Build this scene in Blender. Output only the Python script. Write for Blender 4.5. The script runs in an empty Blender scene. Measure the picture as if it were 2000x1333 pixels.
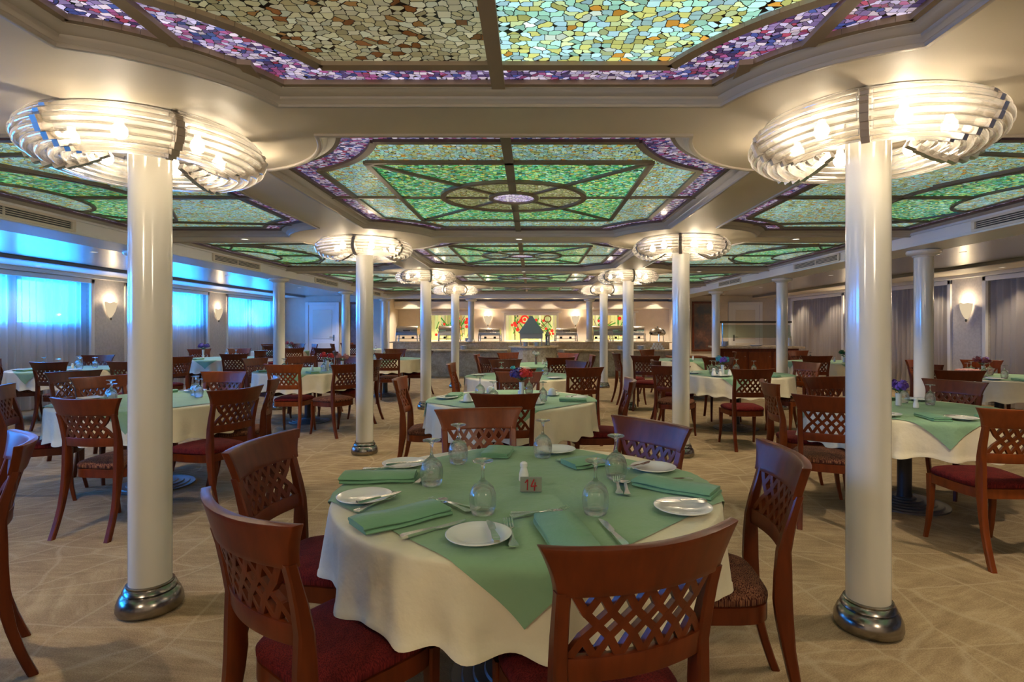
import bpy, bmesh, math, random
from mathutils import Vector, Matrix, geometry
random.seed(7)
PI = math.pi
SC = bpy.context.scene
COL = SC.collection

# ------------------------------------------------------------------ camera
cd = bpy.data.cameras.new('camera'); cam = bpy.data.objects.new('camera', cd); COL.objects.link(cam)
EYE = 1.38
cam.location = (0, 0, EYE); cam.rotation_euler = (PI / 2, 0, 0)
cd.sensor_width = 36; cd.lens = 1080 / 2000 * 36
cd.shift_x = -39 / 2000; cd.shift_y = -25.5 / 2000
cd.clip_start = .05; cd.clip_end = 200
SC.camera = cam
# ------------------------------------------------------------------ view
SC.view_settings.view_transform = 'Standard'; SC.view_settings.look = 'None'
SC.view_settings.gamma = 1; SC.view_settings.use_curve_mapping = False
SC.view_settings.exposure = 0.85
SC.cycles.use_denoising = True
SC.cycles.max_bounces = 10; SC.cycles.transparent_max_bounces = 24
SC.cycles.diffuse_bounces = 4; SC.cycles.glossy_bounces = 4
SC.cycles.sample_clamp_indirect = 4; SC.cycles.sample_clamp_direct = 20
SC.cycles.caustics_reflective = False; SC.cycles.caustics_refractive = False
# ------------------------------------------------------------------ world (daylight sky outside the left windows)
wd = bpy.data.worlds.new('world'); SC.world = wd; wd.use_nodes = True
bgn = wd.node_tree.nodes['Background']; bgn.inputs[0].default_value = (.03, .30, 1, 1); bgn.inputs[1].default_value = 33.0
# ------------------------------------------------------------------ levels (z from the floor)
XM = -.14                      # middle axis of the hall
CEIL = EYE + .96               # underside of the ceiling strips
GLS = CEIL + .062              # glass plane in the coffers
BEAM = EYE + .84               # underside of the long beams
SIDEC = EYE + 1.06             # side aisle ceiling
SOFF = EYE + 1.0               # soffit along the windows
FL, FR = -4.10, 3.95           # inner faces of the long beams
WL, WR = -8.3, 8.1             # window walls
YB = 18.4                      # end wall
YN = -2.2                      # wall behind the camera
COLS = [(-1.88, 2.725), (-1.84, 6.08), (-1.81, 9.43), (-1.77, 12.75),
        (1.55, 2.55), (1.61, 5.98), (1.635, 9.40), (1.65, 12.72)]
STRIPS = [(-1.0, -.62), (2.36, 2.76), (5.76, 6.18), (9.20, 9.66), (12.52, 12.95)]   # transverse ceiling strips
TH = .755                      # table top height with the cloths

def point_light(loc, w, col=(1, .82, .6), r=.05, name='lamp_light'):
    l = bpy.data.lights.new(name, 'POINT'); l.energy = w; l.color = col; l.shadow_soft_size = r
    o = bpy.data.objects.new(name, l); o.location = loc; COL.objects.link(o); return o
def area_light(loc, rot, sx, sy, w, col, name='area_light'):
    l = bpy.data.lights.new(name, 'AREA'); l.shape = 'RECTANGLE'; l.size = sx; l.size_y = sy; l.energy = w; l.color = col
    o = bpy.data.objects.new(name, l); o.location = loc; o.rotation_euler = rot; COL.objects.link(o); return o
CH_W = 13.5     # watts per chandelier bulb light
WARM = (1, .86, .67)
# hall lamps behind the camera (the next pair of column chandeliers)
for x in (-1.9, 1.55):
    point_light((x, -.75, 2.1), CH_W * 2.6, WARM, .25, 'chandelier_light')

# ------------------------------------------------------------------ materials
def new_mat(name):
    m = bpy.data.materials.new(name); m.use_nodes = True
    nt = m.node_tree; nt.nodes.clear()
    out = nt.nodes.new('ShaderNodeOutputMaterial')
    return m, nt, out
def N(nt, t, **kw):
    n = nt.nodes.new(t)
    for k, v in kw.items():
        if k == 'inp':
            for a, b in v.items(): n.inputs[a].default_value = b
        else: setattr(n, k, v)
    return n
def c4(c): return (c[0], c[1], c[2], 1)
def ramp(nt, fac, stops, const=False):
    r = N(nt, 'ShaderNodeValToRGB'); e = r.color_ramp
    if const: e.interpolation = 'CONSTANT'
    while len(e.elements) < len(stops): e.elements.new(.5)
    for i, (p, c) in enumerate(stops):
        e.elements[i].position = p; e.elements[i].color = c4(c)
    nt.links.new(fac, r.inputs[0]); return r.outputs[0]
def mix(nt, f, a, b, mode='MIX'):
    m = N(nt, 'ShaderNodeMix', data_type='RGBA', blend_type=mode)
    for i, v in ((0, f), (6, a), (7, b)):
        if hasattr(v, 'is_linked'): nt.links.new(v, m.inputs[i])
        elif i == 0: m.inputs[0].default_value = v
        else: m.inputs[i].default_value = c4(v)
    return m.outputs[2]
def coords(nt, kind='Object', scale=(1, 1, 1), rot=(0, 0, 0)):
    tc = N(nt, 'ShaderNodeTexCoord'); mp = N(nt, 'ShaderNodeMapping')
    mp.inputs['Scale'].default_value = scale; mp.inputs['Rotation'].default_value = rot
    nt.links.new(tc.outputs[kind], mp.inputs[0]); return mp.outputs[0]
def noise(nt, vec, scale, detail=4, rough=.5):
    n = N(nt, 'ShaderNodeTexNoise'); n.inputs['Scale'].default_value = scale; n.inputs['Detail'].default_value = detail
    n.inputs['Roughness'].default_value = rough
    nt.links.new(vec, n.inputs['Vector']); return n.outputs[0]
def bump(nt, h, strength=.3, dist=.01):
    b = N(nt, 'ShaderNodeBump'); b.inputs['Strength'].default_value = strength; b.inputs['Distance'].default_value = dist
    nt.links.new(h, b.inputs['Height']); return b.outputs[0]
def principled(name, base, rough=.5, metal=0, coat=0, spec=.5, vary=0, vscale=8, vstretch=(1, 1, 1), bmp=0, bscale=60, sheen=0, emis=None, es=0):
    m, nt, out = new_mat(name)
    p = N(nt, 'ShaderNodeBsdfPrincipled'); nt.links.new(p.outputs[0], out.inputs[0])
    p.inputs['Base Color'].default_value = c4(base); p.inputs['Roughness'].default_value = rough
    p.inputs['Metallic'].default_value = metal; p.inputs['Coat Weight'].default_value = coat
    p.inputs['Specular IOR Level'].default_value = spec; p.inputs['Sheen Weight'].default_value = sheen
    if vary:
        v = coords(nt, scale=vstretch); f = noise(nt, v, vscale)
        a = tuple(c * (1 - vary) for c in base); b = tuple(min(1, c * (1 + vary)) for c in base)
        nt.links.new(ramp(nt, f, [(.3, a), (.7, b)]), p.inputs['Base Color'])
    if bmp:
        v = coords(nt); nt.links.new(bump(nt, noise(nt, v, bscale, 2), bmp, .004), p.inputs['Normal'])
    if emis: p.inputs['Emission Color'].default_value = c4(emis); p.inputs['Emission Strength'].default_value = es
    return m

M = {}
M['wood'] = principled('mahogany_wood', (.105, .0185, .0032), .33, coat=0, spec=.30, vary=.25, vscale=9, vstretch=(3, 3, .6))
M['wood_amber'] = principled('lighter_mahogany_wood', (.165, .034, .0055), .33, coat=0, spec=.30, vary=.2, vscale=9, vstretch=(3, 3, .6))
M['ivory'] = principled('ivory_lacquer', (.72, .68, .58), .16, coat=.5)
M['cream_paint'] = principled('cream_paint', (.70, .63, .52), .45, vary=.03, vscale=3)
M['ceil_paint'] = principled('satin_cream_ceiling', (.66, .59, .47), .5, vary=.03, vscale=2)
M['beam_paint'] = principled('pale_beam_paint', (.74, .73, .70), .4)
M['trim_grey'] = principled('grey_moulding_paint', (.44, .40, .34), .35)
M['trim_white'] = principled('white_trim', (.74, .72, .68), .4)
M['wallpaper'] = principled('mottled_wallpaper', (.52, .48, .44), .7, vary=.10, vscale=22, bmp=.1, bscale=90)
M['wall_back'] = principled('cream_wall', (.64, .56, .46), .6, vary=.04, vscale=6)
M['side_ceil'] = principled('brushed_metal_ceiling', (.62, .58, .52), .26, metal=.85)
M['chrome_dark'] = principled('antique_steel', (.30, .275, .24), .22, metal=1, vary=.2, vscale=14)
M['bracket'] = principled('mirrored_bracket', (.55, .50, .44), .28, metal=.8)
M['steel'] = principled('polished_steel', (.62, .60, .58), .16, metal=1)
M['silver'] = principled('cutlery_silver', (.86, .85, .82), .2, metal=1)
M['black'] = principled('black_metal', (.022, .02, .022), .4)
M['grey_metal'] = principled('grey_cast_base', (.13, .115, .11), .42, metal=.5)
M['pedestal_grey'] = principled('brushed_pedestal', (.20, .19, .18), .4, metal=.4)
M['porcelain'] = principled('white_porcelain', (.76, .75, .72), .12, coat=.3)
M['dark_wood'] = principled('dark_tray_wood', (.03, .02, .015), .5)
M['darkglass'] = principled('dim_window_glass', (.05, .055, .075), .12)
M['came'] = principled('bronze_came', (.15, .112, .078), .4, metal=.2)
M['came_light'] = principled('tan_came', (.30, .225, .15), .45)
M['red_paint'] = principled('red_ink', (.40, .008, .008), .5)
M['sign_grey'] = principled('grey_sign_card', (.23, .24, .19), .5)
M['leaf'] = principled('green_leaf', (.035, .12, .03), .6, vary=.3, vscale=60)
M['fl_red'] = principled('red_petals', (.62, .025, .02), .6, vary=.3, vscale=50)
M['fl_pink'] = principled('pink_petals', (.65, .26, .22), .6, vary=.3, vscale=50)
M['fl_blue'] = principled('indigo_petals', (.05, .035, .25), .6, vary=.4, vscale=50)
M['fl_violet'] = principled('violet_petals', (.16, .07, .42), .6, vary=.4, vscale=50)
M['fl_teal'] = principled('teal_petals', (.04, .30, .36), .6, vary=.4, vscale=50)
M['fl_white'] = principled('white_petals', (.6, .62, .52), .6, vary=.2, vscale=50)
M['fl_dark'] = principled('dark_maroon_petals', (.16, .02, .03), .6, vary=.4, vscale=50)

def cloth_mat(name, base, bsc=420, v=.05):
    m, nt, out = new_mat(name)
    p = N(nt, 'ShaderNodeBsdfPrincipled'); nt.links.new(p.outputs[0], out.inputs[0])
    p.inputs['Roughness'].default_value = .72; p.inputs['Sheen Weight'].default_value = .12; p.inputs['Specular IOR Level'].default_value = .3
    vec = coords(nt); f = noise(nt, vec, 5, 3)
    nt.links.new(ramp(nt, f, [(.3, tuple(c * (1 - v) for c in base)), (.7, tuple(min(1, c * (1 + v)) for c in base))]), p.inputs['Base Color'])
    nb = noise(nt, vec, 6, 5, .5); nt.links.new(bump(nt, nb, .7, .025), p.inputs['Normal'])
    return m
M['cloth'] = cloth_mat('cream_tablecloth', (.70, .625, .44))
M['green'] = cloth_mat('sage_green_cloth', (.215, .355, .20))
M['green2'] = cloth_mat('sage_green_napkin', (.15, .31, .18))
M['cloth_plain'] = cloth_mat('draped_cream_cloth', (.62, .58, .45))

def seat_mat(name, a, b, scale):
    m, nt, out = new_mat(name)
    p = N(nt, 'ShaderNodeBsdfPrincipled'); nt.links.new(p.outputs[0], out.inputs[0])
    p.inputs['Roughness'].default_value = .9; p.inputs['Specular IOR Level'].default_value = .15
    vec = coords(nt, scale=(1, 1, 1), rot=(0, 0, .35))
    vo = N(nt, 'ShaderNodeTexVoronoi', voronoi_dimensions='2D'); vo.inputs['Scale'].default_value = scale
    sx = coords(nt, scale=(1, 2.2, 1), rot=(0, 0, .5)); nt.links.new(sx, vo.inputs['Vector'])
    f2 = noise(nt, vec, 30, 3)
    col = ramp(nt, vo.outputs['Distance'], [(.15, b), (.65, a)])
    col = mix(nt, f2, col, tuple(c * .45 for c in a))
    nt.links.new(col, p.inputs['Base Color'])
    nt.links.new(bump(nt, vo.outputs['Distance'], .5, .003), p.inputs['Normal'])
    return m
M['seat_red'] = seat_mat('red_upholstery', (.085, .006, .007), (.24, .022, .018), 150)
M['seat_brown'] = seat_mat('bronze_woven_upholstery', (.055, .012, .010), (.44, .19, .09), 130)

def stained(name, stops, scale, es, grout=.075, edge=(.012, .010, .012), vary=.6):
    m, nt, out = new_mat(name)
    p = N(nt, 'ShaderNodeBsdfPrincipled'); nt.links.new(p.outputs[0], out.inputs[0])
    p.inputs['Roughness'].default_value = .14
    tc = N(nt, 'ShaderNodeTexCoord')
    mp = N(nt, 'ShaderNodeMapping'); mp.inputs['Scale'].default_value = (1, 1.25, 1); nt.links.new(tc.outputs['Object'], mp.inputs[0])
    va = N(nt, 'ShaderNodeTexVoronoi', voronoi_dimensions='2D', distance='CHEBYCHEV'); vb = N(nt, 'ShaderNodeTexVoronoi', voronoi_dimensions='2D', distance='CHEBYCHEV', feature='F2')
    wob = N(nt, 'ShaderNodeTexNoise'); wob.inputs['Scale'].default_value = scale * .35; nt.links.new(mp.outputs[0], wob.inputs['Vector'])
    wv = N(nt, 'ShaderNodeVectorMath', operation='MULTIPLY_ADD'); wv.inputs[1].default_value = (.18 / scale,) * 3
    nt.links.new(wob.outputs[1], wv.inputs[0]); nt.links.new(mp.outputs[0], wv.inputs[2])
    for v in (va, vb):
        v.inputs['Scale'].default_value = scale; v.inputs['Randomness'].default_value = .9; nt.links.new(wv.outputs[0], v.inputs['Vector'])
    edge_d = N(nt, 'ShaderNodeMath', operation='SUBTRACT'); nt.links.new(vb.outputs['Distance'], edge_d.inputs[0]); nt.links.new(va.outputs['Distance'], edge_d.inputs[1])
    sp = N(nt, 'ShaderNodeSeparateColor'); nt.links.new(va.outputs['Color'], sp.inputs[0])
    col = ramp(nt, sp.outputs[0], stops, True)
    br = N(nt, 'ShaderNodeMapRange'); br.inputs['To Min'].default_value = 1 - vary; br.inputs['To Max'].default_value = 1.15; nt.links.new(sp.outputs[1], br.inputs['Value'])
    big = noise(nt, mp.outputs[0], .9, 2)
    br2 = N(nt, 'ShaderNodeMapRange'); br2.inputs['From Min'].default_value = .3; br2.inputs['From Max'].default_value = .7; br2.inputs['To Min'].default_value = .7; br2.inputs['To Max'].default_value = 1.25; nt.links.new(big, br2.inputs['Value'])
    lt = N(nt, 'ShaderNodeMath', operation='GREATER_THAN'); lt.inputs[1].default_value = grout; nt.links.new(edge_d.outputs[0], lt.inputs[0])
    colm = mix(nt, lt.outputs[0], edge, col)
    nt.links.new(colm, p.inputs['Base Color']); nt.links.new(colm, p.inputs['Emission Color'])
    s1 = N(nt, 'ShaderNodeMath', operation='MULTIPLY'); nt.links.new(br.outputs[0], s1.inputs[0]); nt.links.new(br2.outputs[0], s1.inputs[1])
    s2 = N(nt, 'ShaderNodeMath', operation='MULTIPLY'); nt.links.new(s1.outputs[0], s2.inputs[0]); nt.links.new(lt.outputs[0], s2.inputs[1])
    s3 = N(nt, 'ShaderNodeMath', operation='MULTIPLY'); s3.inputs[1].default_value = es; nt.links.new(s2.outputs[0], s3.inputs[0])
    nt.links.new(s3.outputs[0], p.inputs['Emission Strength'])
    return m
G_PALE = [(0, (.30, .62, .50)), (.25, (.40, .44, .14)), (.45, (.34, .60, .62)), (.62, (.45, .58, .30)), (.78, (.30, .52, .60)), (.90, (.50, .26, .04)), (.95, (.55, .70, .62))]
G_GREEN = [(0, (.05, .36, .10)), (.20, (.16, .52, .20)), (.36, (.015, .12, .05)), (.50, (.34, .55, .18)), (.64, (.08, .40, .32)), (.76, (.38, .40, .07)), (.86, (.36, .62, .50)), (.94, (.03, .22, .12))]
G_OLIVE = [(0, (.34, .38, .14)), (.3, (.45, .50, .24)), (.55, (.25, .30, .12)), (.75, (.50, .52, .34)), (.9, (.28, .22, .06))]
G_LILAC = [(0, (.24, .17, .38)), (.16, (.50, .44, .66)), (.34, (.07, .045, .14)), (.48, (.60, .50, .60)), (.60, (.28, .07, .20)), (.74, (.05, .07, .26)), (.83, (.32, .05, .10)), (.89, (.62, .54, .70))]
G_WHITE = [(0, (.62, .52, .80)), (.4, (.80, .74, .86)), (.7, (.50, .40, .72)), (.9, (.8, .7, .8))]
G_AMBER_UNLIT = [(0, (.48, .46, .27)), (.3, (.56, .54, .36)), (.55, (.40, .36, .19)), (.75, (.50, .52, .36)), (.88, (.20, .075, .02)), (.95, (.30, .16, .05))]
M['g_pale_big'] = stained('pale_mosaic_glass', G_PALE, 27, .85)
M['g_amber_unlit_big'] = stained('amber_unlit_mosaic_glass', G_AMBER_UNLIT, 27, .26)  # cream-brown glass; the unlit half's dimness is put into colour and weak glow
M['g_lilac_big'] = stained('lilac_mosaic_glass', G_LILAC, 38, .6)
M['g_pale'] = stained('aqua_mosaic_glass', G_PALE, 40, .40, .07)
M['g_green'] = stained('green_mosaic_glass', G_GREEN, 44, .60, .07)
M['g_olive'] = stained('olive_mosaic_glass', G_OLIVE, 48, .34, .07)
M['g_lilac'] = stained('lilac_border_glass', G_LILAC, 40, .36, .07)
M['g_white'] = stained('violet_white_glass', G_WHITE, 40, .5, .07)
M['g_wallpane'] = stained('yellow_wall_glass', [(0, (.62, .60, .22)), (.4, (.70, .68, .36)), (.7, (.50, .56, .20)), (.9, (.66, .50, .16))], 9, .5, .02)
M['g_leafpane'] = principled('green_glass_pieces', (.05, .22, .02), .2, emis=(.05, .25, .02), es=.5)
M['g_brownpane'] = principled('brown_glass_stems', (.14, .05, .01), .2, emis=(.14, .05, .01), es=.4)
M['g_redpane'] = principled('red_glass_flowers', (.5, .02, .01), .2, emis=(.5, .02, .01), es=.7)

def carpet():
    m, nt, out = new_mat('beige_brushed_carpet')
    p = N(nt, 'ShaderNodeBsdfPrincipled'); nt.links.new(p.outputs[0], out.inputs[0])
    p.inputs['Roughness'].default_value = .95; p.inputs['Specular IOR Level'].default_value = .1
    tc = N(nt, 'ShaderNodeTexCoord')
    vc = N(nt, 'ShaderNodeTexVoronoi', voronoi_dimensions='2D'); vc.inputs['Scale'].default_value = .95; nt.links.new(tc.outputs['Object'], vc.inputs['Vector'])
    sp = N(nt, 'ShaderNodeSeparateColor'); nt.links.new(vc.outputs['Color'], sp.inputs[0])
    def streak(sx, sy, rz, sc):
        v0 = coords(nt, rot=(0, 0, rz)); mp = N(nt, 'ShaderNodeMapping'); mp.inputs['Scale'].default_value = (sx, sy, 1)
        wn_ = N(nt, 'ShaderNodeTexNoise'); wn_.inputs['Scale'].default_value = 1.3; nt.links.new(v0, wn_.inputs['Vector'])
        ad = N(nt, 'ShaderNodeVectorMath', operation='MULTIPLY_ADD'); ad.inputs[1].default_value = (.25, .14, 0); nt.links.new(wn_.outputs[1], ad.inputs[0]); nt.links.new(v0, ad.inputs[2])
        nt.links.new(ad.outputs[0], mp.inputs[0]); return noise(nt, mp.outputs[0], sc, 6, .62)
    a = streak(1, 6, .12, 3.4); b = streak(1, 6, -.5, 3.4); c = streak(1, 6, .9, 3.2)
    g1 = N(nt, 'ShaderNodeMath', operation='GREATER_THAN'); g1.inputs[1].default_value = .45; nt.links.new(sp.outputs[0], g1.inputs[0])
    g2 = N(nt, 'ShaderNodeMath', operation='GREATER_THAN'); g2.inputs[1].default_value = .7; nt.links.new(sp.outputs[0], g2.inputs[0])
    ab = N(nt, 'ShaderNodeMix'); nt.links.new(g1.outputs[0], ab.inputs[0]); nt.links.new(a, ab.inputs[2]); nt.links.new(b, ab.inputs[3])
    abc = N(nt, 'ShaderNodeMix'); nt.links.new(g2.outputs[0], abc.inputs[0]); nt.links.new(ab.outputs[0], abc.inputs[2]); nt.links.new(c, abc.inputs[3])
    col = ramp(nt, abc.outputs[0], [(.32, (.185, .118, .058)), (.5, (.31, .215, .115)), (.68, (.46, .345, .20))])
    mot = noise(nt, coords(nt), 2.6, 7, .68)
    col = mix(nt, .42, col, ramp(nt, mot, [(.38, (.16, .10, .048)), (.52, (.32, .225, .122)), (.62, (.46, .345, .20))]))
    # pale lines crossing the carpet
    for sc, rz, st, w in ((2.6, .1, (1, .45, 1), .010), (2.2, .35, (.4, 1.2, 1), .009)):
        v = coords(nt, scale=st, rot=(0, 0, rz))
        n = N(nt, 'ShaderNodeTexNoise'); n.inputs['Scale'].default_value = 2.5; nt.links.new(v, n.inputs['Vector'])
        vm = N(nt, 'ShaderNodeMix', data_type='VECTOR'); vm.inputs[0].default_value = .12
        nt.links.new(v, vm.inputs[4]); nt.links.new(n.outputs[1], vm.inputs[5])
        ve = N(nt, 'ShaderNodeTexVoronoi', voronoi_dimensions='2D', feature='DISTANCE_TO_EDGE'); ve.inputs['Scale'].default_value = sc
        nt.links.new(vm.outputs[1], ve.inputs['Vector'])
        f = ramp(nt, ve.outputs['Distance'], [(w * .3, (.55, .55, .55)), (w * 2.6, (0, 0, 0))])
        col = mix(nt, f, col, (.47, .37, .24))
    v = coords(nt); fine = noise(nt, v, 160, 2)
    col = mix(nt, .30, col, ramp(nt, fine, [(.3, (.12, .08, .04)), (.7, (.5, .38, .24))]))
    nt.links.new(col, p.inputs['Base Color'])
    nt.links.new(bump(nt, fine, .5, .006), p.inputs['Normal'])
    return m
M['carpet'] = carpet()

def marble(name, a, b, sc):
    m, nt, out = new_mat(name)
    p = N(nt, 'ShaderNodeBsdfPrincipled'); nt.links.new(p.outputs[0], out.inputs[0]); p.inputs['Roughness'].default_value = .25
    v = coords(nt); f = noise(nt, v, sc, 8, .7); g = noise(nt, v, sc * 5, 4)
    col = mix(nt, .35, ramp(nt, f, [(.35, a), (.6, b)]), ramp(nt, g, [(.35, a), (.65, b)]))
    nt.links.new(col, p.inputs['Base Color']); return m
M['marble_tan'] = marble('tan_granite', (.42, .29, .15), (.76, .60, .40), 6)
M['marble_grey'] = marble('grey_green_granite', (.22, .19, .13), (.48, .43, .32), 5)

def thin_glass(name, tint=(1, 1, 1), refl=.9, base=.04):
    m, nt, out = new_mat(name)
    t = N(nt, 'ShaderNodeBsdfTransparent'); t.inputs[0].default_value = c4(tint)
    g = N(nt, 'ShaderNodeBsdfGlossy'); g.inputs['Roughness'].default_value = .02; g.inputs[0].default_value = (1, 1, 1, 1)
    lw = N(nt, 'ShaderNodeLayerWeight'); lw.inputs[0].default_value = .25
    mr = N(nt, 'ShaderNodeMapRange'); mr.inputs['To Min'].default_value = base; mr.inputs['To Max'].default_value = refl; nt.links.new(lw.outputs['Fresnel'], mr.inputs[0])
    x = N(nt, 'ShaderNodeMixShader'); nt.links.new(mr.outputs[0], x.inputs[0]); nt.links.new(t.outputs[0], x.inputs[1]); nt.links.new(g.outputs[0], x.inputs[2])
    nt.links.new(x.outputs[0], out.inputs[0]); return m
def goblet_glass():
    m, nt, out = new_mat('clear_goblet_glass')
    t = N(nt, 'ShaderNodeBsdfTransparent'); g = N(nt, 'ShaderNodeBsdfGlass'); g.inputs['Roughness'].default_value = 0; g.inputs['IOR'].default_value = 1.47
    x = N(nt, 'ShaderNodeMixShader'); x.inputs[0].default_value = .62; nt.links.new(t.outputs[0], x.inputs[1]); nt.links.new(g.outputs[0], x.inputs[2])
    nt.links.new(x.outputs[0], out.inputs[0]); return m
M['glass'] = goblet_glass()
M['pane'] = thin_glass('window_glass', (.75, .95, 1), .8, .04)
M['shelfglass'] = thin_glass('green_tint_glass', (.74, .82, .76), .7, .06)
def rods():
    m, nt, out = new_mat('clear_acrylic_rod')
    t = N(nt, 'ShaderNodeBsdfTransparent'); t.inputs[0].default_value = (1, .97, .92, 1)
    g = N(nt, 'ShaderNodeBsdfGlossy'); g.inputs['Roughness'].default_value = .08
    tr = N(nt, 'ShaderNodeBsdfTranslucent'); tr.inputs[0].default_value = (1, .95, .86, 1)
    a = N(nt, 'ShaderNodeMixShader'); a.inputs[0].default_value = .36; nt.links.new(g.outputs[0], a.inputs[1]); nt.links.new(tr.outputs[0], a.inputs[2])
    lw = N(nt, 'ShaderNodeLayerWeight'); lw.inputs[0].default_value = .45
    mr = N(nt, 'ShaderNodeMapRange'); mr.inputs['To Min'].default_value = .20; mr.inputs['To Max'].default_value = .80; nt.links.new(lw.outputs['Facing'], mr.inputs[0])
    x = N(nt, 'ShaderNodeMixShader'); nt.links.new(mr.outputs[0], x.inputs[0]); nt.links.new(t.outputs[0], x.inputs[1]); nt.links.new(a.outputs[0], x.inputs[2])
    nt.links.new(x.outputs[0], out.inputs[0]); return m
M['rod'] = rods()
def curtain_mat(name, col, tr):
    m, nt, out = new_mat(name)
    t = N(nt, 'ShaderNodeBsdfTransparent'); t.inputs[0].default_value = (1, 1, 1, 1)
    d = N(nt, 'ShaderNodeBsdfDiffuse'); d.inputs[0].default_value = c4(col)
    l = N(nt, 'ShaderNodeBsdfTranslucent'); l.inputs[0].default_value = c4(col)
    a = N(nt, 'ShaderNodeMixShader'); a.inputs[0].default_value = .5; nt.links.new(d.outputs[0], a.inputs[1]); nt.links.new(l.outputs[0], a.inputs[2])
    lw = N(nt, 'ShaderNodeLayerWeight'); lw.inputs[0].default_value = .5
    mr = N(nt, 'ShaderNodeMapRange'); mr.inputs['To Min'].default_value = 1 - tr * 1.15; mr.inputs['To Max'].default_value = 1.0; nt.links.new(lw.outputs['Facing'], mr.inputs[0])
    x = N(nt, 'ShaderNodeMixShader'); nt.links.new(mr.outputs[0], x.inputs[0]); nt.links.new(t.outputs[0], x.inputs[1]); nt.links.new(a.outputs[0], x.inputs[2])
    nt.links.new(x.outputs[0], out.inputs[0]); return m
M['sheer'] = curtain_mat('sheer_white_voile', (.80, .80, .82), .34)
M['voile'] = curtain_mat('grey_voile', (.62, .56, .50), .18)
def emit(name, col, s):
    m, nt, out = new_mat(name)
    e = N(nt, 'ShaderNodeEmission'); e.inputs[0].default_value = c4(col); e.inputs[1].default_value = s; nt.links.new(e.outputs[0], out.inputs[0]); return m
M['bulb'] = emit('warm_bulb', (1, .86, .66), 22)
M['sconce'] = emit('lit_alabaster_glass', (1, .78, .50), .42)
M['downlight'] = emit('downlight_lens', (1, .88, .68), 1.2)
def painting(name, a, b, c):
    m, nt, out = new_mat(name)
    p = N(nt, 'ShaderNodeBsdfPrincipled'); nt.links.new(p.outputs[0], out.inputs[0]); p.inputs['Roughness'].default_value = .3
    v = coords(nt); f = noise(nt, v, 2.3, 6, .6); nt.links.new(ramp(nt, f, [(.35, a), (.5, b), (.65, c)]), p.inputs['Base Color']); return m
M['paint_brown'] = painting('umber_painting', (.02, .02, .035), (.10, .045, .03), (.26, .13, .09))
M['paint_blue'] = painting('dusky_painting', (.02, .02, .035), (.07, .06, .09), (.16, .12, .14))

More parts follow.
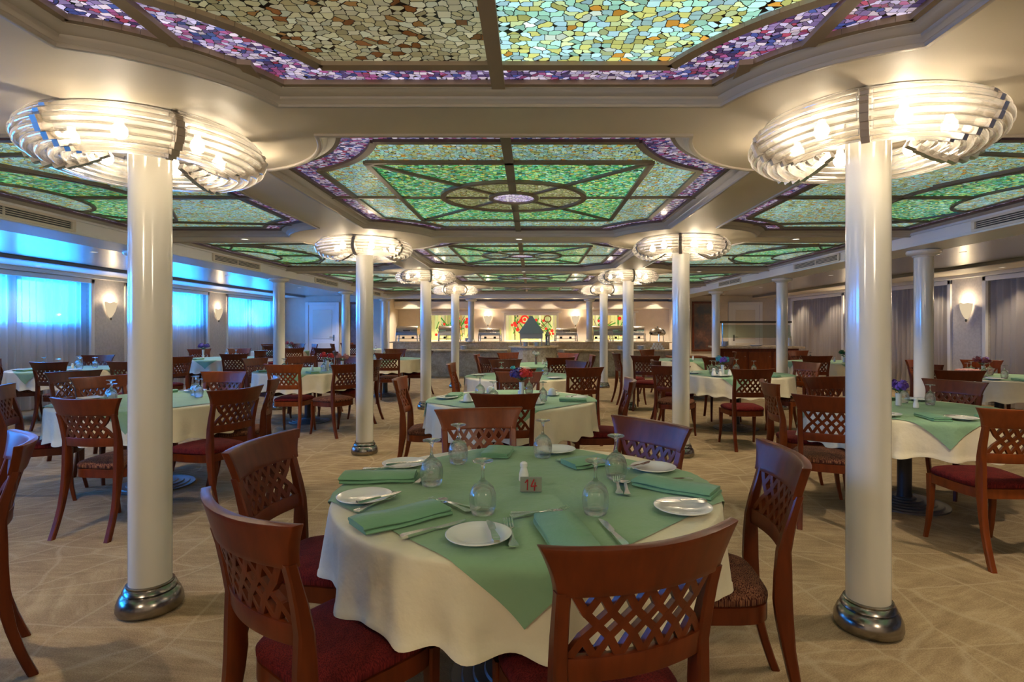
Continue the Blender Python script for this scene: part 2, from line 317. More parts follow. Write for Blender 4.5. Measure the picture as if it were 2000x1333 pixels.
# ------------------------------------------------------------------ mesh helpers
class MB:
    def __init__(s): s.v = []; s.f = []
    def add(s, vs, fs):
        o = len(s.v); s.v += [tuple(v) for v in vs]; s.f += [tuple(i + o for i in f) for f in fs]; return s
    def box(s, x0, x1, y0, y1, z0, z1):
        return s.add([(x0, y0, z0), (x1, y0, z0), (x1, y1, z0), (x0, y1, z0), (x0, y0, z1), (x1, y0, z1), (x1, y1, z1), (x0, y1, z1)],
                     [(0, 3, 2, 1), (4, 5, 6, 7), (0, 1, 5, 4), (1, 2, 6, 5), (2, 3, 7, 6), (3, 0, 4, 7)])
    def lathe(s, prof, n=24, c=(0, 0, 0), cap=True):
        vs = []; fs = []
        for r, z in prof:
            for k in range(n):
                a = 2 * PI * k / n; vs.append((c[0] + r * math.cos(a), c[1] + r * math.sin(a), c[2] + z))
        for i in range(len(prof) - 1):
            for k in range(n):
                k2 = (k + 1) % n; fs.append((i * n + k, i * n + k2, (i + 1) * n + k2, (i + 1) * n + k))
        if cap:
            fs.append(tuple(range(n))[::-1]); fs.append(tuple((len(prof) - 1) * n + k for k in range(n)))
        return s.add(vs, fs)
    def tube(s, pts, rad, n=8, closed=False, cap=True):
        pts = [Vector(p) for p in pts]; m = len(pts); vs = []; fs = []
        for i, p in enumerate(pts):
            if closed: d = pts[(i + 1) % m] - pts[i - 1]
            else: d = pts[min(i + 1, m - 1)] - pts[max(i - 1, 0)]
            d.normalize(); up = Vector((0, 0, 1)) if abs(d.z) < .95 else Vector((0, 1, 0))
            a = d.cross(up).normalized(); b = a.cross(d).normalized()
            r = rad[i] if isinstance(rad, (list, tuple)) else rad
            for k in range(n):
                t = 2 * PI * (k + .5) / n; vs.append(p + a * math.cos(t) * r + b * math.sin(t) * r)
        for i in range(m if closed else m - 1):
            j = (i + 1) % m
            for k in range(n):
                k2 = (k + 1) % n; fs.append((i * n + k, j * n + k, j * n + k2, i * n + k2))
        if cap and not closed: fs.append(tuple(range(n))); fs.append(tuple((m - 1) * n + k for k in range(n))[::-1])
        return s.add(vs, fs)
    def rectpath(s, pts, hw, hd):
        """post of rectangular section: pts (x,y,z), half width along x, half depth along y"""
        vs = []; fs = []; m = len(pts)
        for i, (x, y, z) in enumerate(pts):
            a = hw[i] if isinstance(hw, (list, tuple)) else hw; b = hd[i] if isinstance(hd, (list, tuple)) else hd
            c = .30
            ring = [(-a, -b * (1 - c)), (-a * (1 - c), -b), (a * (1 - c), -b), (a, -b * (1 - c)), (a, b * (1 - c)), (a * (1 - c), b), (-a * (1 - c), b), (-a, b * (1 - c))]
            vs += [(x + u, y + w, z) for u, w in ring]
        for i in range(m - 1):
            for k in range(8):
                k2 = (k + 1) % 8; fs.append((i * 8 + k, i * 8 + k2, (i + 1) * 8 + k2, (i + 1) * 8 + k))
        fs.append(tuple(range(8))[::-1]); fs.append(tuple((m - 1) * 8 + k for k in range(8)))
        return s.add(vs, fs)
    def loft(s, rings, capa=False, capb=False):
        n = len(rings[0]); vs = [p for r in rings for p in r]; fs = []
        for i in range(len(rings) - 1):
            for k in range(n):
                k2 = (k + 1) % n; fs.append((i * n + k, i * n + k2, (i + 1) * n + k2, (i + 1) * n + k))
        if capa: fs.append(tuple(range(n))[::-1])
        if capb: fs.append(tuple((len(rings) - 1) * n + k for k in range(n)))
        return s.add(vs, fs)
    def slab(s, poly, z0, z1):
        """polygon [(x,y)] extruded between z0 and z1 (top/bottom tessellated)"""
        n = len(poly); tri = geometry.tessellate_polygon([[Vector((x, y, 0)) for x, y in poly]])
        vs = [(x, y, z0) for x, y in poly] + [(x, y, z1) for x, y in poly]
        fs = [tuple(t) for t in tri] + [tuple(i + n for i in t)[::-1] for t in tri]
        fs += [(k, (k + 1) % n, (k + 1) % n + n, k + n) for k in range(n)]
        return s.add(vs, fs)
    def sheet(s, grid, closed_u=False):
        m = len(grid); n = len(grid[0]); vs = [p for r in grid for p in r]; fs = []
        for i in range(m - 1):
            for k in range(n if closed_u else n - 1):
                k2 = (k + 1) % n; fs.append((i * n + k, i * n + k2, (i + 1) * n + k2, (i + 1) * n + k))
        return s.add(vs, fs)
    def mesh(s, name, mat, smooth=True, bevel=0, angle=.6, recalc=True):
        me = bpy.data.meshes.new(name); me.from_pydata(s.v, [], s.f)
        bm = bmesh.new(); bm.from_mesh(me)
        if recalc: bmesh.ops.recalc_face_normals(bm, faces=bm.faces)
        if bevel:
            es = [e for e in bm.edges if len(e.link_faces) == 2 and e.calc_face_angle(0) > .6]
            bmesh.ops.bevel(bm, geom=es, offset=bevel, segments=2, profile=.5, affect='EDGES', clamp_overlap=True)
        bm.to_mesh(me); bm.free()
        if smooth:
            me.polygons.foreach_set('use_smooth', [True] * len(me.polygons)); me.set_sharp_from_angle(angle=angle)
        me.materials.append(M[mat] if isinstance(mat, str) else mat)
        return me

def obj(name, me, parent=None, loc=None, rz=None):
    o = bpy.data.objects.new(name, me); COL.objects.link(o)
    if parent is not None: o.parent = parent
    if loc is not None: o.location = loc
    if rz is not None: o.rotation_euler = (0, 0, rz)
    return o
def tag(o, label, cat, group=None, kind=None):
    if label: o['label'] = label
    if cat: o['category'] = cat
    if group: o['group'] = group
    if kind: o['kind'] = kind
    return o
def thing(name, label, cat, loc=(0, 0, 0), rz=0, group=None):
    o = bpy.data.objects.new(name, None); COL.objects.link(o); o.location = loc; o.rotation_euler = (0, 0, rz)
    o.empty_display_size = .1
    return tag(o, label, cat, group)
def struct(name, me, label=None, cat=None):
    o = obj(name, me); o['kind'] = 'structure'
    if label: o['label'] = label
    if cat: o['category'] = cat
    return o
def kit(parts):
    """parts: [(name, mesh, [subparts], offset)] -> function placing a thing made of them"""
    def place(name, label, cat, loc, rz=0, group=None, swap=None):
        t = thing(name, label, cat, loc, rz, group)
        for p in parts:
            me = p[1]
            if swap and p[0] in swap: me = swap[p[0]]
            o = obj(p[0], me, t)
            for q in p[2] if len(p) > 2 else []: obj(q[0], q[1], o)
        return t
    return place

# ------------------------------------------------------------------ SHELL
struct('floor', MB().box(WL - .6, WR + .6, YN - .2, YB + .2, -.1, 0).mesh('floor', 'carpet', False), 'beige carpet with brushed pale lines over the whole dining room', 'carpet')

# coffers: rectangle minus circles round the columns
def outline(x0, x1, y0, y1, circ, d=0, R=.79, seg=14, extra=0):
    """closed outline, inset by d. circ: dict corner-> centre"""
    x0 += d; x1 -= d; y0 += d; y1 -= d; R = R + d + extra
    cs = [(x0, y0), (x1, y0), (x1, y1), (x0, y1)]; pts = []
    for i, c in enumerate(cs):
        prv = cs[i - 1]; nxt = cs[(i + 1) % 4]
        if circ[i] is None:
            for k in range(seg + 1): pts.append(c)
            continue
        cx, cy = circ[i]
        def hit(a, b):
            # point on edge a->b (a is the corner) at distance R from the centre
            dx, dy = b[0] - a[0], b[1] - a[1]; L = math.hypot(dx, dy); dx /= L; dy /= L
            fx, fy = a[0] - cx, a[1] - cy; B = fx * dx + fy * dy; Cc = fx * fx + fy * fy - R * R
            t = -B + math.sqrt(max(0, B * B - Cc)); return a[0] + dx * t, a[1] + dy * t
        p = hit(c, prv); q = hit(c, nxt)
        a0 = math.atan2(p[1] - cy, p[0] - cx); a1 = math.atan2(q[1] - cy, q[0] - cx)
        da = (a1 - a0 + PI) % (2 * PI) - PI
        for k in range(seg + 1):
            t = a0 + da * k / seg; pts.append((cx + R * math.cos(t), cy + R * math.sin(t)))
    return pts
def dedupe(p):
    o = []
    for q in p:
        if not o or math.hypot(q[0] - o[-1][0], q[1] - o[-1][1]) > 1e-5: o.append(q)
    if math.hypot(o[0][0] - o[-1][0], o[0][1] - o[-1][1]) < 1e-5: o.pop()
    return o
CENT = {}
for i, (x, y) in enumerate(COLS): CENT[('L' if i < 4 else 'R', i % 4 + 1)] = (x + (.05 if i < 4 else 0), sum(STRIPS[i % 4 + 1]) / 2 + .05)
CENT[('L', 0)] = (-1.85, -.78); CENT[('R', 0)] = (1.52, -.82)
coffers = []
for k in range(5):
    y0 = STRIPS[k][1]; y1 = STRIPS[k + 1][0] if k < 4 else 15.25
    l0, r0 = CENT[('L', k)], CENT[('R', k)]
    l1 = CENT[('L', k + 1)] if k < 4 else None; r1 = CENT[('R', k + 1)] if k < 4 else None
    coffers.append(('centre', k, XM - 1.455, XM + 1.455, y0, y1, [l0, r0, r1, l1]))
    coffers.append(('left', k, FL - .01, XM - 1.92, y0, y1, [None, l0, l1, None]))
    coffers.append(('right', k, XM + 1.92, FR + .01, y0, y1, [r0, None, None, r1]))
outer = [Vector((FL - .05, YN, 0)), Vector((FR + .05, YN, 0)), Vector((FR + .05, 15.7, 0)), Vector((FL - .05, 15.7, 0))]
holes = [[Vector((x, y, 0)) for x, y in dedupe(outline(*c[2:6], c[6]))] for c in coffers]
allp = outer + [p for h in holes for p in h]
tri = geometry.tessellate_polygon([outer] + holes)
cb = MB().add([(p.x, p.y, CEIL) for p in allp], [tuple(t) for t in tri])
cb.box(FL - .1, FR + .1, YN, 15.8, CEIL + .30, CEIL + .34)
struct('ceiling', cb.mesh('ceiling', 'ceil_paint', False, recalc=False), 'satin cream ceiling strips between the stained glass coffers', 'ceiling')
# mouldings round every coffer
prof = [(-.028, 0), (-.028, -.010), (-.020, -.014), (-.008, -.012), (-.002, 0), (.016, .008), (.022, .020), (.040, .024), (.048, .034), (.062, .040), (.064, .062)]
for n_, c in enumerate(coffers):
    rings = [[(x, y, CEIL + z) for x, y in outline(*c[2:6], c[6], d)] for d, z in prof]
    struct('trim_%d' % (n_ + 1), MB().loft(rings).mesh('coffer_moulding', 'trim_grey', True, recalc=False, angle=.7))

def bar(mb, a, b, w, z0, z1):
    a = Vector(a); b = Vector(b); d = (b - a).normalized(); n = Vector((-d.y, d.x)) * w / 2
    mb.slab([tuple(a + n), tuple(a - n), tuple(b - n), tuple(b + n)], z0, z1)
def ring2(cx, cy, rx, ry, n=40): return [(cx + rx * math.cos(2 * PI * k / n), cy + ry * math.sin(2 * PI * k / n)) for k in range(n)]
def ringbar(mb, cx, cy, rx, ry, w, z0, z1, a0=0, a1=2 * PI, n=40):
    for k in range(n):
        t0 = a0 + (a1 - a0) * k / n; t1 = a0 + (a1 - a0) * (k + 1) / n
        q = [(cx + (rx + s) * math.cos(t), cy + (ry + s) * math.sin(t)) for t, s in ((t0, -w / 2), (t0, w / 2), (t1, w / 2), (t1, -w / 2))]
        mb.slab(q, z0, z1)
sidew = {'centre': 'central', 'left': 'left-hand', 'right': 'right-hand'}
ordw = ['nearest', 'second', 'third', 'fourth', 'farthest']
for side, k, x0, x1, y0, y1, circ in coffers:
    big = (k == 0 and side == 'centre')
    t = thing('stained_glass_ceiling_panel', '%s of the %s backlit mosaic glass ceiling panels' % (ordw[k], sidew[side]), 'ceiling panel', (0, 0, 0), 0, 'mosaic glass ceiling panels')
    z = GLS
    bw = .235 if side == 'centre' else .205
    o0 = dedupe(outline(x0, x1, y0, y1, circ, .05)); o1 = dedupe(outline(x0, x1, y0, y1, circ, bw, extra=.10 if big else .02))
    cm = 'came_light' if big else 'came'
    obj('lilac_border_glass', MB().slab(o0, z, z + .01).mesh('lilac_border_glass', 'g_lilac_big' if big else 'g_lilac', False), t)
    cw = .05
    if big:
        left = [p for p in o1 if p[0] < XM]; right = [p for p in o1 if p[0] >= XM]
        ya = min(p[1] for p in o1); yb = max(p[1] for p in o1)
        obj('amber_unlit_glass', MB().slab(dedupe([(XM, yb)] + [p for p in o1 if p[0] < XM and p[1] > (ya + yb) / 2] + [p for p in o1 if p[0] < XM and p[1] <= (ya + yb) / 2] + [(XM, ya)]), z - .006, z + .002).mesh('amber_unlit_glass', 'g_amber_unlit_big', False), t)
        obj('pale_glass', MB().slab(dedupe([(XM, ya)] + [p for p in o1 if p[0] >= XM] + [(XM, yb)]), z - .006, z + .002).mesh('pale_glass', 'g_pale_big', False), t)
        for p in t.children:
            if p.name.startswith('amber'): p['label'] = 'duller amber and cream mosaic half'
    else:
        obj('pale_glass', MB().slab(o1, z - .006, z + .002).mesh('pale_glass', 'g_pale', False), t)
    br = MB()
    n1 = len(o1)
    for i in range(n1): bar(br, o1[i], o1[(i + 1) % n1], .045 if big else .04, z - .022, z - .004)
    for i in range(n1):  # outer dark edge
        pass
    oo = dedupe(outline(x0, x1, y0, y1, circ, .072)); no = len(oo)
    for i in range(no): bar(br, oo[i], oo[(i + 1) % no], .03, z - .02, z)
    cx = (x0 + x1) / 2; cy = (y0 + y1) / 2
    zz0, zz1 = z - .026, z - .006
    def hb(a, b, w=.035): bar(br, a, b, w, zz0, zz1)
    if side == 'centre':
        gx = .87; gy = min(.90, (y1 - y0) / 2 - .38)
        if big:
            gx = 1.06; gy = 1.02
        obj('green_glass', MB().slab([(cx - gx, cy - gy), (cx + gx, cy - gy), (cx + gx, cy + gy), (cx - gx, cy + gy)] if not big else ring2(cx, cy, .85, .7), z - .010, z - .004).mesh('green_glass', 'g_green', False), t)
        if not big:
            rr = min(.47, gy * .55)
            obj('olive_medallion_glass', MB().slab(ring2(cx, cy, .54, rr), z - .014, z - .009).mesh('olive_medallion_glass', 'g_olive' if k == 1 else 'g_pale', False), t)
            obj('centre_glass', MB().slab(ring2(cx, cy, .165, rr * .34), z - .018, z - .012).mesh('centre_glass', 'g_white', False), t)
            ringbar(br, cx, cy, .54, rr, .04, zz0 - .004, zz1); ringbar(br, cx, cy, .175, rr * .36, .035, zz0 - .004, zz1)
            for a in ((-1, -1), (1, -1), (1, 1), (-1, 1)):
                hb((cx + a[0] * gx, cy + a[1] * gy), (cx + a[0] * .15, cy + a[1] * rr * .26), .028)
            for s in (-1, 1):
                hb((cx - gx, cy + s * gy), (cx + gx, cy + s * gy)); hb((cx + s * gx, cy - gy), (cx + s * gx, cy + gy))
                hb((cx + s * gx, cy), (x0 + .03 if s < 0 else x1 - .03, cy), .02); hb((cx + s * gx, cy), (cx + s * .2, cy), .02)
        else:
            for s in (-1, 1):
                hb((cx + s * 1.12, y0 + .3), (cx + s * 1.12, y1 - .12 - .28), .05)
                hb((cx + s * .95, y1 - .27), (cx + s * .99, y1 - .02), .05)
            hb((x0 + .03, cy + .2), (x1 - .03, cy + .2), .05); ringbar(br, cx, cy, .85, .7, .05, zz0 - .004, zz1)
        hb((cx, y0 + .03), (cx, cy - (.16 if not big else 0)), .055); hb((cx, cy + (.16 if not big else 0)), (cx, y1 - .03), .055)
    else:
        s = -1 if side == 'left' else 1
        xo = x0 + bw if s < 0 else x1 - bw      # outer side of the pale glass
        hx = .90; hy = min(.95, (y1 - y0) / 2 - .3)
        half = [(xo - s * hx * math.sin(PI * q / 24), cy - hy * math.cos(PI * q / 24)) for q in range(25)]
        obj('green_glass', MB().slab(half, z - .010, z - .004).mesh('green_glass', 'g_green', False), t)
        inner = [(xo - s * .36 * math.sin(PI * q / 16), cy - .5 * math.cos(PI * q / 16)) for q in range(17)]
        obj('aqua_medallion_glass', MB().slab(inner, z - .014, z - .009).mesh('aqua_medallion_glass', 'g_pale', False), t)
        for pl in (half, inner):
            for i in range(len(pl) - 1): hb(pl[i], pl[i + 1], .03)
        for yy in (-1, 1):
            hb((xo, cy + yy * hy), (x1 - .2 if s < 0 else x0 + .2, cy + yy * (hy + .18)), .025)
            pts = [(xo - s * q * .3, cy + yy * (.55 + .5 * math.sin(q * 1.2))) for q in range(4)]
            for i in range(3): hb(pts[i], pts[i + 1], .022)
        hb((xo - s * .36, cy), (x1 - .03 if s < 0 else x0 + .03, cy), .05)
    obj('came_bars', br.mesh('came_bars', cm, False), t)

# long beams with their fascias
def beam(name, xa, xb, y0, y1):
    mb = MB().box(xa, xb, y0, y1, BEAM, CEIL + .3)
    return struct(name, mb.mesh(name, 'beam_paint', False, bevel=.008))
beam('trim_16', FL - .46, FL, YN, 16.1); beam('trim_17', FR, FR + .46, YN, 16.1); 
struct('trim_18', MB().box(FL, FR, 15.65, 16.1, BEAM, CEIL + .3).mesh('b', 'beam_paint', False))
# thin mouldings along the fascias
nt_ = 19
for x, s in ((FL, 1), (FR, -1)):
    for z, t in ((CEIL + .012, .02), (BEAM + .012, .010)):
        a, b = sorted((x, x + s * t)); struct('trim_%d' % nt_, MB().box(a, b, YN, 15.64, z - .012, z + .014).mesh('m', 'beam_paint', False, bevel=.004)); nt_ += 1
struct('trim_%d' % nt_, MB().box(FL, FR, 15.6, 15.65, CEIL - .06, CEIL - .02).mesh('m', 'beam_paint', False)); nt_ += 1
# side aisle ceilings and soffits
for nm, x0, x1, xs, xw in (('ceiling_left', FL - .46, WL + .72, WL + .72, WL - .3), ('ceiling_right', FR + .46, WR - .72, WR - .72, WR + .3)):
    a, b = sorted((x0, x1)); c, d = sorted((xs, xw))
    struct(nm, MB().box(a, b, YN, YB, SIDEC, SIDEC + .1).mesh(nm, 'side_ceil', False))
    struct('trim_%d' % nt_, MB().box(c, d, YN, YB, SOFF, SIDEC + .1).mesh('soffit', 'cream_paint', False, bevel=.006)); nt_ += 1
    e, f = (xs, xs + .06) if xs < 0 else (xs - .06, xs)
    struct('trim_%d' % nt_, MB().box(e, f, YN, YB - .05, SOFF + .005, SIDEC - .002).mesh('soffit_edge', principled('grey_band_paint', (.30, .30, .31), .45), False)); nt_ += 1  # grey moulding band along the soffit edge
struct('ceiling_back', MB().box(FL - .46, FR + .46, 16.1, YB, EYE + .98, EYE + 1.2).mesh('cb', 'ceil_paint', False))
# end wall and the wall behind the camera
struct('wall_back', MB().box(WL - .6, WR + .6, YB, YB + .2, 0, SIDEC + .1).mesh('wall_back', 'wall_back', False), 'cream end wall behind the buffet', 'wall')
struct('wall_front', MB().box(WL - .6, WR + .6, YN - .2, YN, 0, CEIL + .4).mesh('wall_front', 'wall_back', False))
# window walls
NL = [(.12, 2.96), (3.85, 6.68), (7.57, 10.41), (11.30, 14.14), (15.04, 17.88)]
NR = [(-.1, 2.6), (3.35, 6.2), (7.03, 9.87), (10.72, 13.55), (14.40, 17.22)]
SILL, HEAD = EYE + .05, EYE + .86
def wall_with_openings(name, x0, x1, opens, mat):
    mb = MB(); ys = [YN] + [v for o in opens for v in o] + [YB]
    for i in range(0, len(ys) - 1, 2): mb.box(x0, x1, ys[i], ys[i + 1], 0, SOFF)
    for a, b in opens: mb.box(x0, x1, a, b, 0, SILL); mb.box(x0, x1, a, b, HEAD, SOFF)
    return struct(name, mb.mesh(name, mat, False))
panesL = []
for a, b in NL:
    w = (b - a - .35) / 2; panesL += [(a + .1, a + .1 + w), (b - .1 - w, b - .1)]
wall_with_openings('wall_left', WL - .32, WL - .2, panesL, 'wall_back')
struct('wall_right', MB().box(WR + .2, WR + .32, YN, YB, 0, SOFF).mesh('wall_right', 'wall_back', False))
def side_wall(pref, wx, s, niches):
    global nt_
    ys = [YN] + [v for o in niches for v in o] + [YB]
    mb = MB()
    for i in range(0, len(ys) - 1, 2):
        a, b = sorted((wx, wx + s * .2)); mb.box(a, b, ys[i], ys[i + 1], 0, SOFF)
    a, b = sorted((wx, wx + s * .2))
    for u, v in niches: mb.box(a, b, u, v, HEAD + .02, SOFF)
    struct('wall_%s_piers' % pref, mb.mesh('wall_piers', 'wallpaper', False), 'mottled wallpaper piers between the %s windows' % pref, 'wall')
    for u, v in niches:
        t = MB(); a, b = sorted((wx - s * .03, wx + s * .02))
        t.box(a, b, u - .05, u + .03, 0, HEAD + .06).box(a, b, v - .03, v + .05, 0, HEAD + .06).box(a, b, u - .05, v + .05, HEAD - .02, HEAD + .06)
        struct('trim_%d' % nt_, t.mesh('niche_frame', 'trim_white', False, bevel=.006)); nt_ += 1
side_wall('left', WL, -1, NL); side_wall('right', WR, 1, NR)
struct('trim_%d' % nt_, MB().box(WL, WL + .06, YN, YB, SOFF - .07, SOFF).box(WR - .06, WR, YN, YB, SOFF - .07, SOFF).mesh('cornice', 'trim_white', False, bevel=.01)); nt_ += 1
# windows
wn = 1
for a, b in panesL:
    fr = MB(); x0, x1 = WL - .33, WL - .19
    fr.box(x0, x1, a, a + .05, SILL, HEAD).box(x0, x1, b - .05, b, SILL, HEAD).box(x0, x1, a, b, SILL, SILL + .05).box(x0, x1, a, b, HEAD - .05, HEAD)
    w = struct('window_%d' % wn, fr.mesh('window_frame', 'trim_white', False)); wn += 1
    obj('pane', MB().box(WL - .265, WL - .255, a + .05, b - .05, SILL + .05, HEAD - .05).mesh('pane', 'pane', False), w)
    pl = area_light((WL - .36, (a + b) / 2, (SILL + HEAD) / 2), (0, -PI / 2, 0), HEAD - SILL, b - a, 1, (1, 1, 1), 'window_portal'); pl.data.cycles.is_portal = True
for u, v in NR:
    w_ = (v - u - .35) / 2
    for a, b in ((u + .1, u + .1 + w_), (v - .1 - w_, v - .1)):
        fr = MB(); x0, x1 = WR + .15, WR + .2
        fr.box(x0, x1, a, a + .05, SILL, HEAD).box(x0, x1, b - .05, b, SILL, HEAD).box(x0, x1, a, b, SILL, SILL + .05).box(x0, x1, a, b, HEAD - .05, HEAD)
        w = struct('window_%d' % wn, fr.mesh('window_frame', 'trim_white', False)); wn += 1
        obj('pane', MB().box(WR + .18, WR + .195, a + .05, b - .05, SILL + .05, HEAD - .05).mesh('pane', 'darkglass', False), w)
# curtains
def curtain(x, y0, y1, mat, label, group, seed):
    rnd = random.Random(seed); n = int((y1 - y0) / .018); ph = [rnd.uniform(0, 6.3) for _ in range(4)]; g = []
    for j in range(13):
        z = .02 + (HEAD + .0 - .02) * j / 12; row = []
        for i in range(n + 1):
            y = y0 + (y1 - y0) * i / n
            am = .042 * (1 - .45 * j / 12)
            d = am * (math.sin(y * 42 + ph[0] + .8 * math.sin(y * 5 + ph[1]) + .3 * math.sin(z * 2 + y * 3)) + .6 * math.sin(y * 19 + ph[2] + .3 * z))
            row.append((x + d, y, z))
        g.append(row)
    return tag(obj('curtain', MB().sheet(g).mesh('curtain', mat, True, angle=3)), label, 'curtain', group)
for i, (a, b) in enumerate(NL[1:]):
    cen = (a + b) / 2
    for q, (u, v) in enumerate(((a + .04, cen + .03), (cen - .02, b - .04))):
        curtain(WL - .08, u, v, 'sheer', 'sheer white curtain glowing blue with daylight, %s half of the %s left-hand window bay' % (('nearer', 'farther')[q], ('nearest', 'second', 'third', 'farthest')[i]), 'sheer curtains at the left windows', i * 5 + q)
for i, (a, b) in enumerate(NR[1:]):
    cen = (a + b) / 2
    for q, (u, v) in enumerate(((a + .04, cen + .03), (cen - .02, b - .04))):
        curtain(WR + .07, u, v, 'voile', 'grey full-length curtain, %s half of the %s right-hand window bay' % (('nearer', 'farther')[q], ('nearest', 'second', 'third', 'farthest')[i]), 'grey curtains at the right windows', 40 + i * 5 + q)
# ------------------------------------------------------------------ fascia vents
for s, x, nm in ((1, FL, 'left'), (-1, FR, 'right')):
    for k, (a, b) in enumerate(((3.62, 4.95), (7.08, 8.32), (10.42, 11.65), (13.8, 14.95))):
        t = thing('ceiling_vent', 'cream air vent grille on the %s beam, %s from the foreground' % (nm, ('nearest', 'second', 'third', 'fourth')[k]), 'vent', (0, 0, 0), 0, 'air vents on the long beams')
        z0, z1 = BEAM + .016, CEIL + .004
        X = lambda u, v: sorted((x + s * u, x + s * v))
        f = MB(); e, g = X(.002, .022)
        f.box(e, g, a, b, z0, z0 + .022).box(e, g, a, b, z1 - .022, z1).box(e, g, a, a + .04, z0 + .022, z1 - .022).box(e, g, b - .04, b, z0 + .022, z1 - .022)
        obj('frame', f.mesh('frame', 'ceil_paint', False, bevel=.003), t)
        e, g = X(.001, .004); obj('backing', MB().box(e, g, a + .03, b - .03, z0 + .02, z1 - .02).mesh('backing', 'black', False), t)
        sl = MB(); e, g = X(.004, .009)
        for q in range(3):
            zz = z0 + .037 + q * .0175; sl.box(e, g, a + .04, b - .04, zz, zz + .0055)
        m_ = (a + b) / 2; sl.box(e, g, m_ - .01, m_ + .01, z0 + .022, z1 - .022)
        obj('slats', sl.mesh('slats', 'ceil_paint', False), t)

# ------------------------------------------------------------------ columns
def column_mesh(top, r=.092, n=40): return MB().lathe([(r, .09), (r, top)], n).mesh('shaft', 'ivory', True)
base_me = MB().lathe([(.098, 0), (.135, .003), (.143, .02), (.141, .05), (.128, .082), (.112, .094), (.117, .103), (.110, .118), (.101, .124), (.103, .132), (.093, .136)], 48).mesh('base_ring', 'chrome_dark', True, angle=.9)
cap_me = MB().lathe([(.092, BEAM - .075), (.105, BEAM - .07), (.110, BEAM - .058), (.14, BEAM - .05), (.163, BEAM - .035), (.166, BEAM - .012), (.160, BEAM - .003), (.10, BEAM - .003)], 40).mesh('capital', 'ivory', True, angle=.9)
sh_in = column_mesh(CEIL - .002); sh_out = column_mesh(BEAM - .06)
for i, (x, y) in enumerate(COLS):
    t = thing('round_column', 'ivory column with steel foot, %s of the %s inner row' % (('nearest', 'second', 'third', 'fourth')[i % 4], ('left', 'right')[i // 4]), 'column', (x, y, 0), 0, 'ivory columns with chandeliers')
    obj('shaft', sh_in, t); obj('base_ring', base_me, t)
for nm, x, rows in (('left', -4.30, (6.08, 9.4, 12.78)), ('right', 4.25, (6.0, 9.4, 12.78))):
    for k, y in enumerate(rows):
        t = thing('round_column', 'plain ivory column with round capital under the %s beam, %s from the foreground' % (nm, ('nearest', 'second', 'third')[k]), 'column', (x, y, 0), 0, 'ivory columns under the long beams')
        obj('shaft', sh_out, t); obj('base_ring', base_me, t); obj('capital', cap_me, t)
for nm, x, y in (('left end of the buffet', -4.30, 16.15), ('right end of the buffet', 4.25, 16.15)):
    t = thing('round_column', 'distant ivory column at the %s' % nm, 'column', (x, y, 0), 0, 'distant ivory columns')
    obj('shaft', sh_out, t); obj('base_ring', base_me, t); obj('capital', cap_me, t)
sh_b = MB().lathe([(.09, .99), (.09, BEAM - .06)], 32).mesh('shaft', 'ivory', True)
bs_b = MB().lathe([(.09, .983), (.125, .985), (.125, 1.01), (.10, 1.03), (.091, 1.05)], 32).mesh('base_ring', 'ivory', True)
for nm, x in (('left', -1.76), ('right', 1.66)):
    t = thing('round_column', 'short ivory column standing on the buffet counter, %s one' % nm, 'column', (x, 16.0, 0), 0, 'short columns on the buffet counter')
    obj('shaft', sh_b, t); obj('capital', cap_me, t); obj('base_ring', bs_b, t)

# ------------------------------------------------------------------ chandeliers
RING = [(.425, .935, .016), (.462, .914, .019), (.486, .884, .021), (.496, .852, .022), (.484, .822, .022), (.454, .798, .021), (.412, .783, .020), (.366, .777, .019), (.320, .783, .018), (.278, .797, .017), (.238, .816, .016), (.202, .838, .015)]
ring_mes = []
for j, (r, h, t) in enumerate(RING):
    mb = MB(); nseg = 6; off = (j % 2) * .10
    for s in range(nseg):
        a0 = off + 2 * PI * s / nseg + .035; a1 = off + 2 * PI * (s + 1) / nseg + .02
        n = 14 if r > .3 else 9
        pts = [(r * math.cos(a0 + (a1 - a0) * k / n), r * math.sin(a0 + (a1 - a0) * k / n), EYE + h + (.009 if s % 2 else 0)) for k in range(n + 1)]
        mb.tube(pts, t, 8)
    ring_mes.append(mb.mesh('acrylic_rod_ring', 'rod', True, angle=1.0))
brk = []
for s in range(6):
    a = 2 * PI * s / 6 + .07; mb = MB()
    for (r, h, t), (r2, h2, t2) in zip(RING, RING[1:]):
        mb.tube([(r * .985 * math.cos(a), r * .985 * math.sin(a), EYE + h), (r2 * .985 * math.cos(a), r2 * .985 * math.sin(a), EYE + h2)], .012, 4)
    for r, h, t in RING:
        c = (r * math.cos(a), r * math.sin(a), EYE + h); u = .026
        mb.tube([(c[0] - u * math.cos(a), c[1] - u * math.sin(a), c[2] + .01), (c[0] + u * math.cos(a), c[1] + u * math.sin(a), c[2] - .012)], .022, 4)
    brk.append(mb.mesh('steel_bracket', 'bracket', False))
plate_me = MB().lathe([(.10, EYE + .946), (.40, EYE + .946), (.41, EYE + .95), (.41, CEIL - .001), (.10, CEIL - .001)], 40, cap=False).mesh('ceiling_plate', 'trim_white', True)
bulb_me = MB().lathe([(.004, -.04), (.022, -.032), (.032, -.012), (.030, .01), (.016, .03), (.014, .045)], 12).mesh('bulb', 'bulb', True)
